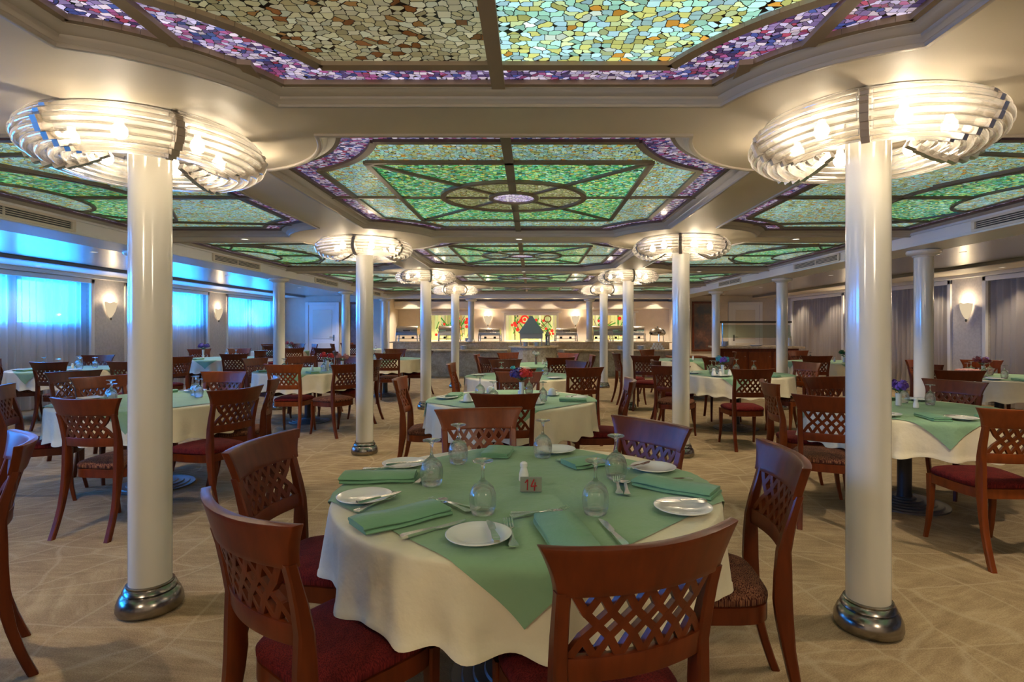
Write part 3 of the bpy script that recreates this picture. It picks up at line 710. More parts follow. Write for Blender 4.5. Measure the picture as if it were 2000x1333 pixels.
for i, (x, y) in enumerate(COLS):
    t = thing('column_chandelier', 'round tiered chandelier of curved clear rods around the %s %s inner column' % (('nearest', 'second', 'third', 'fourth')[i % 4], ('left', 'right')[i // 4]), 'chandelier', (x, y, 0), (.22 if i < 4 else -.12) + .3 * (i % 4), 'chandeliers around the columns')
    for m_ in ring_mes: obj('acrylic_rod_ring', m_, t)
    for m_ in brk: obj('steel_bracket', m_, t)
    obj('ceiling_plate', plate_me, t)
    for q in range(6):
        a = 2 * PI * (q + .5) / 6; obj('bulb', bulb_me, t, (.30 * math.cos(a), .30 * math.sin(a), EYE + .87))
    for q in range(3):
        a = 2 * PI * q / 3 + .5 + t.rotation_euler.z
        point_light((x + .33 * math.cos(a), y + .33 * math.sin(a), EYE + .86), CH_W, WARM, .03, 'chandelier_light')

# ------------------------------------------------------------------ wall sconces
def sconce(x, y, z, face, label):
    t = thing('wall_sconce', label, 'wall light', (x, y, z), face, 'alabaster wall sconces')
    # half bowl opening upwards, local +x points into the room
    g = []; g2 = []
    for j in range(9):
        q = j / 8; r = .02 + .115 * math.sin(q * PI / 2) ** .8; zz = -.22 + .30 * q
        g.append([(.012 + r * .75 * math.sin(PI * k / 14), -r * math.cos(PI * k / 14) * (1 + .04 * math.sin(k * 2)), zz + (.012 * math.sin(k * 1.3) if j == 8 else 0)) for k in range(15)])
    obj('glass_bowl', MB().sheet(g).mesh('glass_bowl', 'sconce', True, angle=3), t)
    obj('wall_plate', MB().box(0, .012, -.05, .05, -.12, .02).mesh('wall_plate', 'chrome_dark', False, bevel=.003), t)
    obj('finial', MB().lathe([(.004, -.27), (.016, -.255), (.02, -.235), (.012, -.215)], 10, (.03, 0, 0)).mesh('finial', 'chrome_dark'), t)
    p = Vector((x, y, z + .12)) + Vector((math.cos(face), math.sin(face), 0)) * .07
    point_light(p, 8, (1, .78, .5), .04, 'sconce_light')
for k, y in enumerate((3.4, 7.13, 10.86, 14.6)):
    if k: sconce(WL, y, EYE + .42, 0, 'lit alabaster bowl sconce on the left wall, %s from the foreground' % ('', 'nearest', 'second', 'third')[k])
for k, y in enumerate((6.6, 10.28, 13.98)):
    sconce(WR, y, EYE + .38, PI, 'lit alabaster bowl sconce on the right wall, %s from the foreground' % ('nearest', 'second', 'third')[k])
# ------------------------------------------------------------------ downlights in the soffits
dl_a = MB().lathe([(.032, 0), (.045, -.004), (.045, .001), (.032, .001)], 16, cap=False).mesh('rim', 'trim_white'); dl_b = MB().lathe([(.001, -.001), (.032, -.001)], 16, cap=False).mesh('lens', 'downlight')
def downlight(x, y, z, label, grp, w):
    t = thing('recessed_downlight', label, 'downlight', (x, y, z - .001), 0, grp)
    obj('rim', dl_a, t); obj('lens', dl_b, t)
    if w:
        l = bpy.data.lights.new('downlight_beam', 'SPOT'); l.energy = w; l.color = (1, .84, .62); l.spot_size = 1.9; l.spot_blend = .6; l.shadow_soft_size = .03
        o = bpy.data.objects.new('downlight_beam', l); o.location = (x, y, z - .03); COL.objects.link(o)
nth = ('first', 'second', 'third', 'fourth', 'fifth', 'sixth', 'seventh', 'eighth', 'ninth')
for k, y in enumerate((7.2, 8.9, 10.9, 12.7, 14.6, 16.4)):
    downlight(WL + .36, y, SOFF, 'tiny recessed downlight over the left windows, %s from the foreground' % nth[k], 'downlights over the left windows', 14)
    downlight(WR - .36, y + .2, SOFF, 'tiny recessed downlight over the right windows, %s from the foreground' % nth[k], 'downlights over the right windows', 30)

for k in range(1, 5):
    for w_, x in (('left', -3.1), ('middle', XM), ('right', 2.85)):  # beams added as fill for the floor; middle fixtures are added too
        if k == 1 and w_ == 'middle': continue
        downlight(x, sum(STRIPS[k]) / 2, CEIL, 'tiny recessed fill spot in the %s of the %s cross strip of ceiling' % (w_, ('nearest', 'second', 'third', 'fourth')[k - 1]), 'fill spots in the ceiling strips', 55)
for k, y in enumerate((4.6, 7.7, 11.1, 14.5, 17.3)):  # lit spots added to brighten the aisles and end wall
    for w_, x in (('left', -6.1), ('right', 6.0)):
        downlight(x, y, SIDEC, 'tiny added fill spot in the %s aisle ceiling, %s from the foreground' % (w_, nth[k]), 'added fill spots in the aisle ceilings', 55)
# ------------------------------------------------------------------ CHAIR
def by(z):   # y of the back plane at height z
    return -.205 - .012 * max(0, (z - .45)) - .33 * max(0, z - .62) ** 1.25 - (.055 * max(0, .44 - z) / .44) ** 1.0 * 1.0
def bk(x, z, d=0):
    return (x, by(z) - .032 + .055 * (x / .24) ** 2 + d, z)
def sheet_thick(us, zs, hw, th, zmod=None):
    fr = []; bk_ = []
    for z in zs:
        w = hw(z); ra = []; rb = []
        for u in us:
            zz = z + (zmod(u, z) if zmod else 0)
            ra.append(bk(u * w, zz, th / 2)); rb.append(bk(u * w, zz, -th / 2))
        fr.append(ra); bk_.append(rb)
    rings = []
    for i in range(len(zs)): rings.append(fr[i] + bk_[i][::-1])
    return MB().loft(rings, True, True)
us = [-1 + 2 * k / 16 for k in range(17)]
def rail_w(z): q = (z - .806) / .112; return .208 + .044 * max(0, q) ** 1.5
rail_me = {}; parts_chair = {}
for wn_, wm in (('d', 'wood'), ('l', 'wood_amber')):
    r_ = sheet_thick(us, [.806 + .112 * k / 7 for k in range(8)], rail_w, .030, lambda u, z: .006 * u * u * max(0, (z - .812) / .113)).mesh('top_rail', wm, True, bevel=.003)
    lw = sheet_thick(us, [.598, .626, .655], lambda z: .182, .026).mesh('lower_rail', wm, True, bevel=.003)
    PX, z0_, P_ = .0565, .652, .080
    nodes = [0, .62, 1, 1.38, 2]
    lt = MB()
    def seg(a, b):
        (u0, v0), (u1, v1) = a, b
        d = Vector((u1 - u0, v1 - v0)).normalized() * .004; n = Vector((-d.y, d.x)).normalized() * .0092
        q = []
        for (u, v), sg in (((u0, v0), -1), ((u1, v1), 1)):
            for s in (-1, 1):
                for dd in (-.008, .008):
                    q.append(bk(u + sg * d.x + s * n.x, v + sg * d.y + s * n.y, dd))
        lt.add(q, [(0, 1, 3, 2), (4, 6, 7, 5), (0, 4, 5, 1), (2, 3, 7, 6), (0, 2, 6, 4), (1, 5, 7, 3)])
    Zn = [z0_ + P_ * n for n in nodes]
    for row in (0, 2, 4):
        for a in (-2, -1, 0, 1, 2):
            for r2 in (row - 1, row + 1):
                if 0 <= r2 <= 4:
                    for s in (-.5, .5): seg((a * PX, Zn[row]), ((a + s) * PX, Zn[r2]))
    for s in (-1, 1):
        seg((2.5 * s * PX, Zn[1]), (3.02 * s * PX, Zn[0])); seg((2.5 * s * PX, Zn[3]), (3.02 * s * PX, Zn[4]))
    la = lt.mesh('lattice', wm, False)
    posts = []
    for s in (-1, 1):
        zs = [0, .05, .12, .2, .3, .4, .46, .55, .63, .70, .77, .818]
        pts = []; hw = []; hd = []
        for z in zs:
            x = s * (.186 + (.012 * max(0, .44 - z) / .44) + .008 * max(0, (z - .6) / .2))
            yy = by(z) - .032 + .055 * (.19 / .24) ** 2
            if z < .3: yy -= .045 * ((.3 - z) / .3) ** 1.8
            pts.append((x, yy, z)); hw.append(.0175); hd.append((.0165 + .013 * math.exp(-((z - .47) / .17) ** 2)) * (1 if z < .75 else .85))
        posts.append(MB().rectpath(pts, hw, hd).mesh('back_post', wm, True))
    legs = []
    for s in (-1, 1):
        legs.append(MB().rectpath([(s * .208, .232, 0), (s * .204, .212, .1), (s * .200, .198, .22), (s * .198, .196, .38), (s * .198, .198, .425)], [.012, .014, .017, .021, .021], [.012, .014, .017, .021, .021]).mesh('front_leg', wm, True))
    def so(inset, z, n=40):
        pts = []
        for k in range(n):
            a = 2 * PI * k / n; ca, sa = math.cos(a), math.sin(a); e = .45
            px = abs(ca) ** e * (1 if ca > 0 else -1); py = abs(sa) ** e * (1 if sa > 0 else -1)
            yy = .025 + py * (.205 - inset); w = .190 + .038 * (yy + .18) / .41
            yy += .018 * (1 - px * px) * (1 if py > 0 else 0)
            pts.append((px * (w - inset), yy, z))
        return pts
    ap = MB().loft([so(.012, .372), so(0, .375), so(0, .432), so(.02, .436)], True, True).mesh('seat_frame', wm, True)
    parts_chair[wn_] = [('top_rail', r_), ('lattice', la), ('lower_rail', lw), ('back_post', posts[0]), ('back_post', posts[1]), ('front_leg', legs[0]), ('front_leg', legs[1]), ('seat_frame', ap)]
cushion = {}
for c_, cm_ in (('red', 'seat_red'), ('brown', 'seat_brown')):
    cushion[c_] = MB().loft([so(.012, .430), so(-.001, .440), so(-.002, .456), so(.010, .470), so(.035, .480), so(.08, .487), so(.13, .490), so(.17, .491)], True, True).mesh('seat_cushion', cm_, True, angle=1.2)
NCH = [0]
def chair(rx, ry, tx, ty, seat, label, grp, wood=None, face=None, off=.30):
    """rx,ry: middle of the top rail on plan; faces tx,ty (or the direction face)"""
    f = Vector((tx - rx, ty - ry)) if face is None else Vector(face); f.normalize()
    ox, oy = rx + f.x * off, ry + f.y * off
    rz = math.atan2(f.y, f.x) - PI / 2
    t = thing('dining_chair', label, 'chair', (ox, oy, 0), rz, grp)
    NCH[0] += 1
    for n, m_ in parts_chair[wood or ('l' if NCH[0] % 4 == 0 else 'd')]: obj(n, m_, t)
    obj('seat_cushion', cushion[seat], t)
    return t

# ------------------------------------------------------------------ TABLES
top_me = MB().lathe([(.02, .715), (.715, .715), (.72, .72), (.72, .738), (.715, .742), (.02, .742)], 48).mesh('tabletop', 'dark_wood')
ped_me = MB().lathe([(.045, .05), (.042, .10), (.042, .68), (.12, .715)], 20).mesh('pedestal', 'pedestal_grey')
ped_bk = MB().lathe([(.055, .05), (.05, .10), (.05, .68), (.12, .715)], 20).mesh('pedestal', 'black')
stp = [(.30, 0), (.30, .012)]
for k in range(1, 6): stp += [(.30 - k * .045 + .006, .012 + (k - 1) * .009), (.30 - k * .045, .012 + k * .009)]
tb_me = MB().lathe(stp + [(.05, .062)], 40).mesh('foot_disc', 'grey_metal', True, angle=.3)
def cloth_r(R, drop, th, ph, amp):
    """radius of the cloth below the rim"""
    q = max(0, drop)
    f = math.sin(19 * th + ph + 1.3 * math.sin(3 * th + ph * 2)) * (.75 + .4 * math.sin(5 * th + ph)) + .35 * math.sin(31 * th + 2.1 * ph)
    return R + .016 + q * .03 + amp * q * 4.6 * f
def cloth_mesh(R, ph, amp=.020, drop=.247):
    n = 300; g = []
    for r in (.02, .3 * R, .6 * R, .85 * R, .97 * R): g.append([(r * math.cos(2 * PI * k / n), r * math.sin(2 * PI * k / n), .748) for k in range(n)])
    for a in (.3, .6, .9): g.append([((R + .016 * math.sin(a * PI / 2)) * math.cos(2 * PI * k / n), (R + .016 * math.sin(a * PI / 2)) * math.sin(2 * PI * k / n), .748 - .014 * (1 - math.cos(a * PI / 2))) for k in range(n)])
    D = [.02, .05, .08, .11, .14, .17, .195, .980, .983, 1.0]
    for d in D:
        row = []
        for k in range(n):
            th = 2 * PI * k / n; dd = (drop + .008 * math.sin(4 * th + ph) + .010 * math.sin(19 * th + ph + 1.3 * math.sin(3 * th + ph * 2)) - (1.0 - d)) if d > .9 else d
            r = cloth_r(R, dd, th, ph, amp) + (.0022 if d > .982 else 0); row.append((r * math.cos(th), r * math.sin(th), .748 - dd))
        g.append(row)
    top = MB().sheet(g, True); top.f.append(tuple(range(n))[::-1])
    # hem band
    n0 = len(g) * n
    me = top.mesh('tablecloth', 'cloth', True, angle=3)
    return me
def overlay_mesh(R, ph, half, amp=.020, n=64):
    g = []; z0 = .7525
    for j in range(n + 1):
        row = []
        for i in range(n + 1):
            x = -half + 2 * half * i / n; y = -half + 2 * half * j / n
            r = math.hypot(x, y); th = math.atan2(y, x)
            if r <= R - .01: row.append((x, y, z0))
            else:
                d = r - R + .01
                if d < .03: rr = R - .01 + d * 1.05; z = z0 - d * .12
                else: dd = d - .02; rr = cloth_r(R, dd, th, ph, amp) + .009; z = z0 - .0036 - (d - .03)
                row.append((rr * math.cos(th), rr * math.sin(th), z))
        g.append(row)
    # finished edge: doubled hem thickness
    return MB().sheet(g).mesh('table_overlay', 'green', True, angle=3)
CL = {}; OV = {}
for v in range(3):
    CL[v] = cloth_mesh(.725, v * 1.7 + .4); OV[v] = overlay_mesh(.725, v * 1.7 + .4, .645)
TABLES = {}
def table(key, name, x, y, v, rot, R=.725, lab=None, ped='black'):
    s = R / .725
    t = thing('round_dining_table', 'round pedestal table hidden under its cloths: %s' % name, 'table', (x, y, 0), 0, 'round dining tables')
    obj('tabletop', top_me, t); obj('pedestal', ped_me if ped == 'grey' else ped_bk, t); obj('foot_disc', tb_me, t)
    if s != 1: t.scale = (s, s, 1)
    c = tag(obj('tablecloth', CL[v], None, (x, y, 0), rot), 'cream round tablecloth draped over %s' % name, 'tablecloth', 'cream tablecloths')
    o = tag(obj('table_overlay', OV[v], None, (x, y, 0), rot), 'sage green square overlay laid cornerwise on %s' % name, 'tablecloth', 'green overlays')
    if s != 1: c.scale = (s, s, 1); o.scale = (s, s, 1)
    TABLES[key] = (name, x, y, R)
Q = PI / 4
table('T14', 'table 14', -.02, 2.21, 0, Q, ped='grey')
table('T2', 'the second centre table', -.18, 4.9, 1, Q + .05)
table('T3', 'the third centre table', -.13, 7.25, 2, Q - .05)
table('T4', 'the fourth centre table', .12, 9.55, 0, Q, R=.62)
table('L1', 'the first left-bay table', -3.30, 4.85, 1, Q + .35)
table('L2', 'the second left-bay table', -3.30, 8.15, 2, Q + .1)
table('L3', 'the third left-bay table', -3.0, 11.3, 0, Q + .2)
table('L4', 'the farthest left-bay table', -4.98, 16.6, 1, Q, R=.62)
table('O1', 'the first left window table', -7.15, 8.55, 2, Q)
table('O2', 'the second left window table', -6.4, 11.5, 0, Q + .1, R=.8)
table('O3', 'the third left window table', -6.95, 15.3, 1, Q)
table('L0', 'the left edge table', -2.78, 1.2, 2, Q)
table('R1', 'the first right-bay table', 2.93, 4.35, 1, .52)
table('R2', 'the second right-bay table', 2.80, 7.6, 2, .47)
table('R3', 'the third right-bay table', 3.1, 10.9, 0, Q + .1)
table('Q1', 'the first right window table', 6.0, 7.1, 1, Q + .1)
table('Q2', 'the second right window table', 5.55, 10.3, 2, Q)

# chairs: (table, rail x, rail y, seat, side word, face override)
CHAIRS = [
 ('T14', .265, 1.20, 'red', 'nearest, its back to the viewer in front of', (-.34, .94)),
 ('T14', -.765, 1.40, 'red', 'large one at the lower left of', (.615, .788)),
 ('T14', -1.135, 2.265, 'red', 'on the left side of', (.99, -.10)),
 ('T14', -.31, 3.18, 'red', 'far left side, facing the viewer across', (.2, -.97)),
 ('T14', .61, 2.74, 'brown', 'far right side, shining blue, at', (-.80, -.60)),
 ('T14', .96, 2.04, 'brown', 'on the right side of', (-1, .10)),
 ('T2', -.19, 3.85, 'red', 'near side, back to the viewer, at', (0, 1)),
 ('T2', -1.24, 5.05, 'brown', 'on the left side of', (1, .04)),
 ('T2', -.13, 5.80, 'red', 'far side, facing the viewer at', (0, -1)),
 ('T2', .90, 4.92, 'red', 'on the right side of', (-1, .08)),
 ('T3', -.20, 6.22, 'red', 'near side, back to the viewer, at', None),
 ('T3', -1.07, 7.10, 'brown', 'on the left side of', (1, 0)),
 ('T3', .62, 6.42, 'brown', 'near right side of', (-.25, .97)),
 ('T3', .66, 7.75, 'red', 'far right side of', None),
 ('T3', -.40, 8.10, 'red', 'far left side of', None),
 ('T4', -.98, 9.55, 'red', 'on the left side of', (1, 0)),
 ('T4', -.72, 8.72, 'brown', 'near left side of', None),
 ('T4', -.47, 10.3, 'red', 'far left side of', None),
 ('T4', .46, 8.60, 'brown', 'near right side of', None),
 ('T4', .70, 10.2, 'red', 'far right side of', None),
 ('T4', 1.05, 9.30, 'red', 'on the right side of', (-1, 0)),
 ('L1', -2.93, 3.58, 'brown', 'near side, back to the viewer, at', (.10, 1)),
 ('L1', -2.22, 4.22, 'red', 'near right side of', (-.94, .34)),
 ('L1', -3.22, 5.83, 'red', 'far side, facing the viewer at', (-.05, -1)),
 ('L1', -4.14, 5.28, 'brown', 'far left side of', None),
 ('L1', -2.36, 5.12, 'brown', 'on the right side, shining blue, at', (-.94, -.34)),
 ('L1', -4.22, 4.35, 'red', 'on the left side of', None),
 ('L2', -3.14, 6.95, 'red', 'near side, back to the viewer, at', (0, 1)),
 ('L2', -4.25, 8.42, 'brown', 'on the left side of', (1, -.35)),
 ('L2', -2.32, 7.05, 'brown', 'near right side of', (-.8, .55)),
 ('L2', -2.25, 8.15, 'red', 'on the right side of', (-1, 0)),
 ('L2', -2.95, 9.05, 'red', 'far right side of', None),
 ('L2', -3.75, 9.00, 'brown', 'far left side of', None),
 ('L3', -2.62, 10.05, 'brown', 'near side of', (-.1, 1)),
 ('L3', -2.05, 11.3, 'red', 'on the right side of', (-1, 0)),
 ('L3', -3.0, 12.2, 'red', 'far side of', None),
 ('L3', -3.9, 10.9, 'brown', 'on the left side of', None),
 ('L4', -5.0, 15.55, 'red', 'near side of', None),
 ('L4', -5.85, 16.1, 'red', 'near left side of', None),
 ('L4', -5.75, 17.1, 'brown', 'on the left side of', None),
 ('O1', -6.50, 7.40, 'brown', 'near side, back to the viewer, at', (-.05, 1)),
 ('O1', -7.35, 9.40, 'red', 'far side, facing the viewer at', None),
 ('O1', -7.85, 8.05, 'brown', 'on the left side of', None),
 ('O1', -5.55, 7.55, 'red', 'separate on the right of', (-.2, 1)),
 ('L1', -4.9, 5.9, 'red', 'pulled back beyond the far left corner of', None),
 ('O2', -5.30, 9.80, 'red', 'near side, back to the viewer, at', (-.1, 1)),
 ('O2', -5.50, 11.3, 'brown', 'on the right side of', (-1, 0)),
 ('O2', -5.62, 8.95, 'red', 'side-on in the aisle short of', (-1, .1)),
 ('O2', -7.30, 12.1, 'brown', 'far left side of', None),
 ('O2', -6.60, 12.5, 'red', 'far side of', None),
 ('O2', -7.45, 11.2, 'red', 'on the left side of', None),
 ('O3', -7.55, 15.9, 'red', 'far left side of', None),
 ('O3', -6.9, 16.3, 'brown', 'far side of', None),
 ('O3', -6.2, 15.9, 'red', 'far right side of', None),
 ('O3', -6.7, 14.3, 'red', 'near side of', None),
 ('L3', -5.45, 12.6, 'red', 'standing well left of', (0, 1)),
 ('L3', -4.75, 12.6, 'brown', 'standing behind the outer column, left of', (0, 1)),
 ('L0', -2.13, 2.34, 'red', 'far side, shining blue, at', (-.70, -.71)),
 ('L0', -1.62, 1.58, 'red', 'right side, cut by the picture edge, at', (-.86, -.40)),
 ('R1', 1.99, 4.73, 'red', 'on the left side of', (1, -.15)),
 ('R1', 2.02, 3.72, 'brown', 'near left side, back to the viewer, at', (.38, .92)),
 ('R1', 2.74, 5.22, 'red', 'far side, facing the viewer at', None),
 ('R1', 3.72, 4.85, 'brown', 'far right side of', (-.85, -.5)),
 ('R1', 2.80, 3.12, 'red', 'near side, cut by the picture edge, at', (.02, 1)),
 ('R2', 1.72, 7.85, 'red', 'on the left side of', (1, 0)),
 ('R2', 1.66, 6.70, 'brown', 'near left side of', (.45, .85)),
 ('R2', 2.47, 6.15, 'red', 'near side, back to the viewer, at', (0, 1)),
 ('R2', 3.72, 7.42, 'brown', 'on the right side of', (-.9, -.3)),
 ('R2', 2.9, 8.65, 'red', 'far side of', None),
 ('R3', 1.50, 10.1, 'red', 'side-on in the centre aisle short of', (1, .1)),
 ('R3', 1.86, 9.10, 'red', 'near left side of', (.35, .93)),
 ('R3', 2.40, 11.7, 'brown', 'far left side of', None),
 ('R3', 3.9, 10.6, 'red', 'on the right side of', None),
 ('Q1', 4.62, 5.95, 'brown', 'near left side, back to the viewer, at', (.25, .97)),
 ('Q1', 6.45, 7.95, 'red', 'far right side of', None),
 ('Q1', 5.55, 8.05, 'red', 'far left side of', None),
 ('Q1', 5.05, 7.1, 'red', 'on the left side of', None),
 ('Q2', 4.70, 9.10, 'brown', 'near left side of', (.15, 1)),
 ('Q2', 5.35, 11.2, 'red', 'far side of', None),
 ('Q2', 6.30, 9.75, 'red', 'near right side of', None),
 ('Q2', 6.45, 10.7, 'brown', 'far right side of', None),
]
for key, x, y, seat, side, face in CHAIRS:
    nm, tx, ty, R = TABLES[key]
    chair(x, y, tx, ty, seat, '%s-seated lattice-back chair, %s %s' % ({'red': 'red', 'brown': 'bronze'}[seat], side, nm), 'dining chairs', None, face)

# ------------------------------------------------------------------ TABLEWARE
def glass_me(h=.18, r=.046):
    # upside-down goblet: rim on the table, foot up; a closed shell with a solid stem
    p = [(r * .80, 0), (r * .93, .02), (r, .045), (r * .97, .065), (r * .80, .088), (r * .45, .104), (.009, .112), (.005, .124), (.0045, .140), (.006, .158), (.011, .168), (.034, h - .005), (.0355, h - .002), (.034, h), (.001, h - .001)]
    q = [(.001, .101), (r * .38, .097), (r * .76, .083), (r * .93, .064), (r * .955, .045), (r * .885, .02), (r * .76, .0)]
    return MB().lathe(q + p, 32, cap=False).mesh('goblet', 'glass', True, angle=2)
GL = glass_me(); GLs = glass_me(.165, .038)
PLATE = MB().lathe([(.001, .001), (.055, 0), (.058, .004), (.072, .009), (.098, .015), (.099, .018), (.096, .018), (.070, .012), (.055, .007), (.001, .006)], 40, cap=False).mesh('side_plate', 'porcelain', True, angle=2)
PLb = MB().lathe([(.001, .001), (.075, 0), (.08, .005), (.125, .018), (.126, .021), (.12, .021), (.08, .010), (.001, .008)], 40, cap=False).mesh('dinner_plate', 'porcelain', True, angle=2)
def napkin_me(L, W, seed):
    rnd = random.Random(seed); mb = MB(); n = 10
    for l, (z, sh) in enumerate(((0, .004), (.010, 0))):
        rings = []
        for i in range(n + 1):
            x = -L / 2 + L * i / n + sh; wob = .004 * math.sin(i * .9 + seed); t = .009
            zz = z + wob * .4 + .002 * l * math.sin(i * .7)
            hw = W / 2 - (.003 * l) - .004 * (1 if i in (0, n) else 0)
            rings.append([(x, -hw, zz + .001), (x, -hw - .003, zz + t / 2), (x, -hw, zz + t), (x, hw * .4, zz + t + .002), (x, hw, zz + t), (x, hw + .003, zz + t / 2), (x, hw, zz + .001)])
        mb.loft(rings, True, True)
    return mb.mesh('folded_napkin', 'green2', True, angle=1.0)
NAP = [napkin_me(.27, .13, s) for s in (1, 2, 3)]
def knife_me(L=.21):
    mb = MB()
    mb.loft([[(x, -w, .001), (x, w, .001), (x, w, h), (x, -w, h)] for x, w, h in ((-L / 2, .006, .006), (-L / 2 + .01, .009, .008), (-L * .2, .0065, .007), (0, .0045, .006))], True, True)
    mb.loft([[(x, -w, .002), (x, w2, .002), (x, w2, .0042), (x, -w, .0042)] for x, w, w2 in ((0, .005, .005), (.012, .010, .006), (L / 2 - .03, .011, .006), (L / 2, .001, .005))], True, True)
    return mb.mesh('table_knife', 'silver', True, angle=.8)
def fork_me(L=.19):
    mb = MB()
    pts = [(-L / 2, .010, .003), (-L / 2 + .012, .011, .003), (-L * .25, .005, .004), (L * .1, .004, .006), (L * .2, .012, .004)]
    mb.loft([[(x, -w, z), (x, w, z), (x, w, z + .003), (x, -w, z + .003)] for x, w, z in pts], True, True)
    for k in range(4):
        yy = -.0095 + k * .0063
        mb.loft([[(x, yy - .0015, z), (x, yy + .0015, z), (x, yy + .0015, z + .0022), (x, yy - .0015, z + .0022)] for x, z in ((L * .2, .004), (L * .35, .003), (L / 2, .010))], True, True)
    return mb.mesh('table_fork', 'silver', True, angle=.8)
def spoon_me(L=.18):
    mb = MB()
    mb.loft([[(x, -w, z), (x, w, z), (x, w, z + .003), (x, -w, z + .003)] for x, w, z in ((-L / 2, .009, .003), (-L * .25, .005, .004), (L * .2, .004, .006))], True, True)
    mb.lathe([(.001, .001), (.012, .002), (.018, .007), (.017, .008), (.011, .004), (.001, .003)], 16, (L * .3, 0, 0), cap=False)
    return mb.mesh('dessert_spoon', 'silver', True, angle=1)
KN, KB, FK, SP = knife_me(), knife_me(.16), fork_me(), spoon_me()
SALT = MB().lathe([(.018, 0), (.021, .004), (.020, .03), (.014, .05), (.013, .056), (.016, .062), (.015, .074), (.006, .080)], 20).mesh('salt_shaker', 'porcelain')
CUP = MB().lathe([(.034, 0), (.036, .004), (.035, .03), (.027, .052), (.018, .058), (.018, .062), (.001, .061)], 24, cap=False).mesh('body', 'porcelain', True, angle=2)
CUPH = MB().tube([(.033, 0, .015), (.048, 0, .014), (.055, 0, .026), (.050, 0, .040), (.030, 0, .044)], .0038, 8).mesh('handle', 'porcelain')
SAU = MB().lathe([(.001, .001), (.04, 0), (.07, .010), (.071, .013), (.04, .005), (.001, .004)], 28, cap=False).mesh('saucer', 'porcelain', True, angle=2)

def WT(px, py, h=TH):
    """plan position of something seen at (px,py) of the photograph lying h above the floor"""
    Y = 1080 * (EYE - h) / (py - 641); return ((px - 1039) * Y / 1080, Y)
def put(name, me, label, cat, x, y, rz=0, z=TH, grp=None): return tag(obj(name, me, None, (x, y, z), rz), label, cat, grp)
N14 = TABLES['T14'][0]
for (px, py), w in (((935, 1046), 'nearest, in front of a goblet'), ((712, 971), 'far left, between two napkins'), ((1334, 992), 'right-hand, with a knife across it'), ((1276, 914), 'far right, near the blue-shining chair'), ((790, 906), 'back left, beyond the long napkin'), ((1086, 879), 'farthest, beside the back goblet')):
    x, y = WT(px, py, TH + .01); put('side_plate', PLATE, 'white side plate on %s, %s' % (N14, w), 'plate', x, y, 0, TH, 'side plates on table 14')
for px, py, L, a, w, v in ((783, 1010, 1.12, .69, 'nearest on the left', 0), (740, 932, 1.1, .10, 'left edge, long one', 1), (1104, 1042, 1.12, -1.36, 'front, pointing at the viewer', 2), (1318, 951, 1.15, -.62, 'right edge', 0), (972, 884, .72, 1.45, 'at the back', 1), (1148, 903, .8, .5, 'back right', 2)):
    x, y = WT(px, py, TH + .01); o = put('folded_napkin', NAP[v], 'folded sage green napkin on %s, %s' % (N14, w), 'napkin', x, y, a, TH, 'napkins on table 14'); o.scale = (L, 1.05, 1.25)
for px, py, w in ((843, 947, 'left one beside a long napkin'), (943, 1003, 'front left one'), (895, 905, 'back left one before a chair back'), (1060, 893, 'farthest one'), (1163, 1003, 'front right one beside the knife'), (1203, 935, 'back right one by the upright fork')):
    x, y = WT(px, py); put('goblet', GL, 'upturned clear goblet on %s, %s' % (N14, w), 'glass', x, y, 0, TH, 'goblets on table 14')
def utensil(kind, me, p, q, z, label):
    a = Vector(WT(*p, z + .004)); b = Vector(WT(*q, z + .004)); c = (a + b) / 2; d = b - a
    o = put(kind, me, label, {'table_knife': 'knife', 'table_fork': 'fork', 'dessert_spoon': 'spoon'}[kind], c.x, c.y, math.atan2(d.y, d.x), z, 'cutlery on table 14')
    o.scale = (1.1, 1.35, 1.4); return o
utensil('table_knife', KN, (785, 1050), (908, 1017), TH, 'table knife left of the nearest side plate on table 14')
utensil('table_fork', FK, (1006, 1080), (990, 1012), TH, 'fork right of the nearest side plate on table 14')
utensil('table_knife', KB, (970, 1058), (954, 1018), TH + .021, 'small butter knife lying on the nearest side plate')
utensil('table_knife', KN, (1222, 1068), (1172, 1015), TH, 'table knife pointing away beside the front right goblet')
utensil('table_knife', KB, (697, 982), (785, 961), TH + .021, 'butter knife across the far left side plate')
utensil('table_fork', FK, (682, 1006), (786, 962), TH, 'fork in front of the far left side plate')
utensil('table_knife', KB, (1378, 979), (1282, 979), TH + .021, 'butter knife across the right-hand side plate')
utensil('table_knife', KN, (1357, 938), (1238, 936), TH, 'table knife behind the right edge napkin')
utensil('table_fork', FK, (990, 1012), (1116, 995), TH, 'fork behind the front napkin on table 14, tines to the right')
utensil('dessert_spoon', SP, (1000, 1004), (1110, 1003), TH, 'dessert spoon behind the front napkin, beside a fork')
utensil('table_fork', FK, (1211, 970), (1203, 933), TH, 'upright fork beside the back right goblet')
utensil('dessert_spoon', SP, (1226, 970), (1219, 937), TH, 'spoon standing beside the upright fork on the right')
utensil('dessert_spoon', SP, (915, 1001), (850, 974), TH, 'dessert spoon behind the nearest left napkin')
utensil('table_fork', FK, (918, 992), (858, 982), TH, 'dessert fork left of the front left goblet')
utensil('table_fork', FK, (1085, 897), (1155, 917), TH, 'fork beside the farthest goblet on table 14')
utensil('dessert_spoon', SP, (820, 940), (838, 925), TH, 'spoon beside the left goblet on table 14')
utensil('table_knife', KB, (1222, 918), (1275, 900), TH + .021, 'butter knife on the far right side plate')
utensil('table_knife', KB, (745, 909), (840, 900), TH + .021, 'butter knife across the back left side plate')
utensil('table_fork', FK, (712, 917), (800, 916), TH, 'fork behind the long left napkin')
x, y = WT(1023, 940); put('salt_shaker', SALT, 'white salt shaker behind the number card on table 14', 'shaker', x, y)
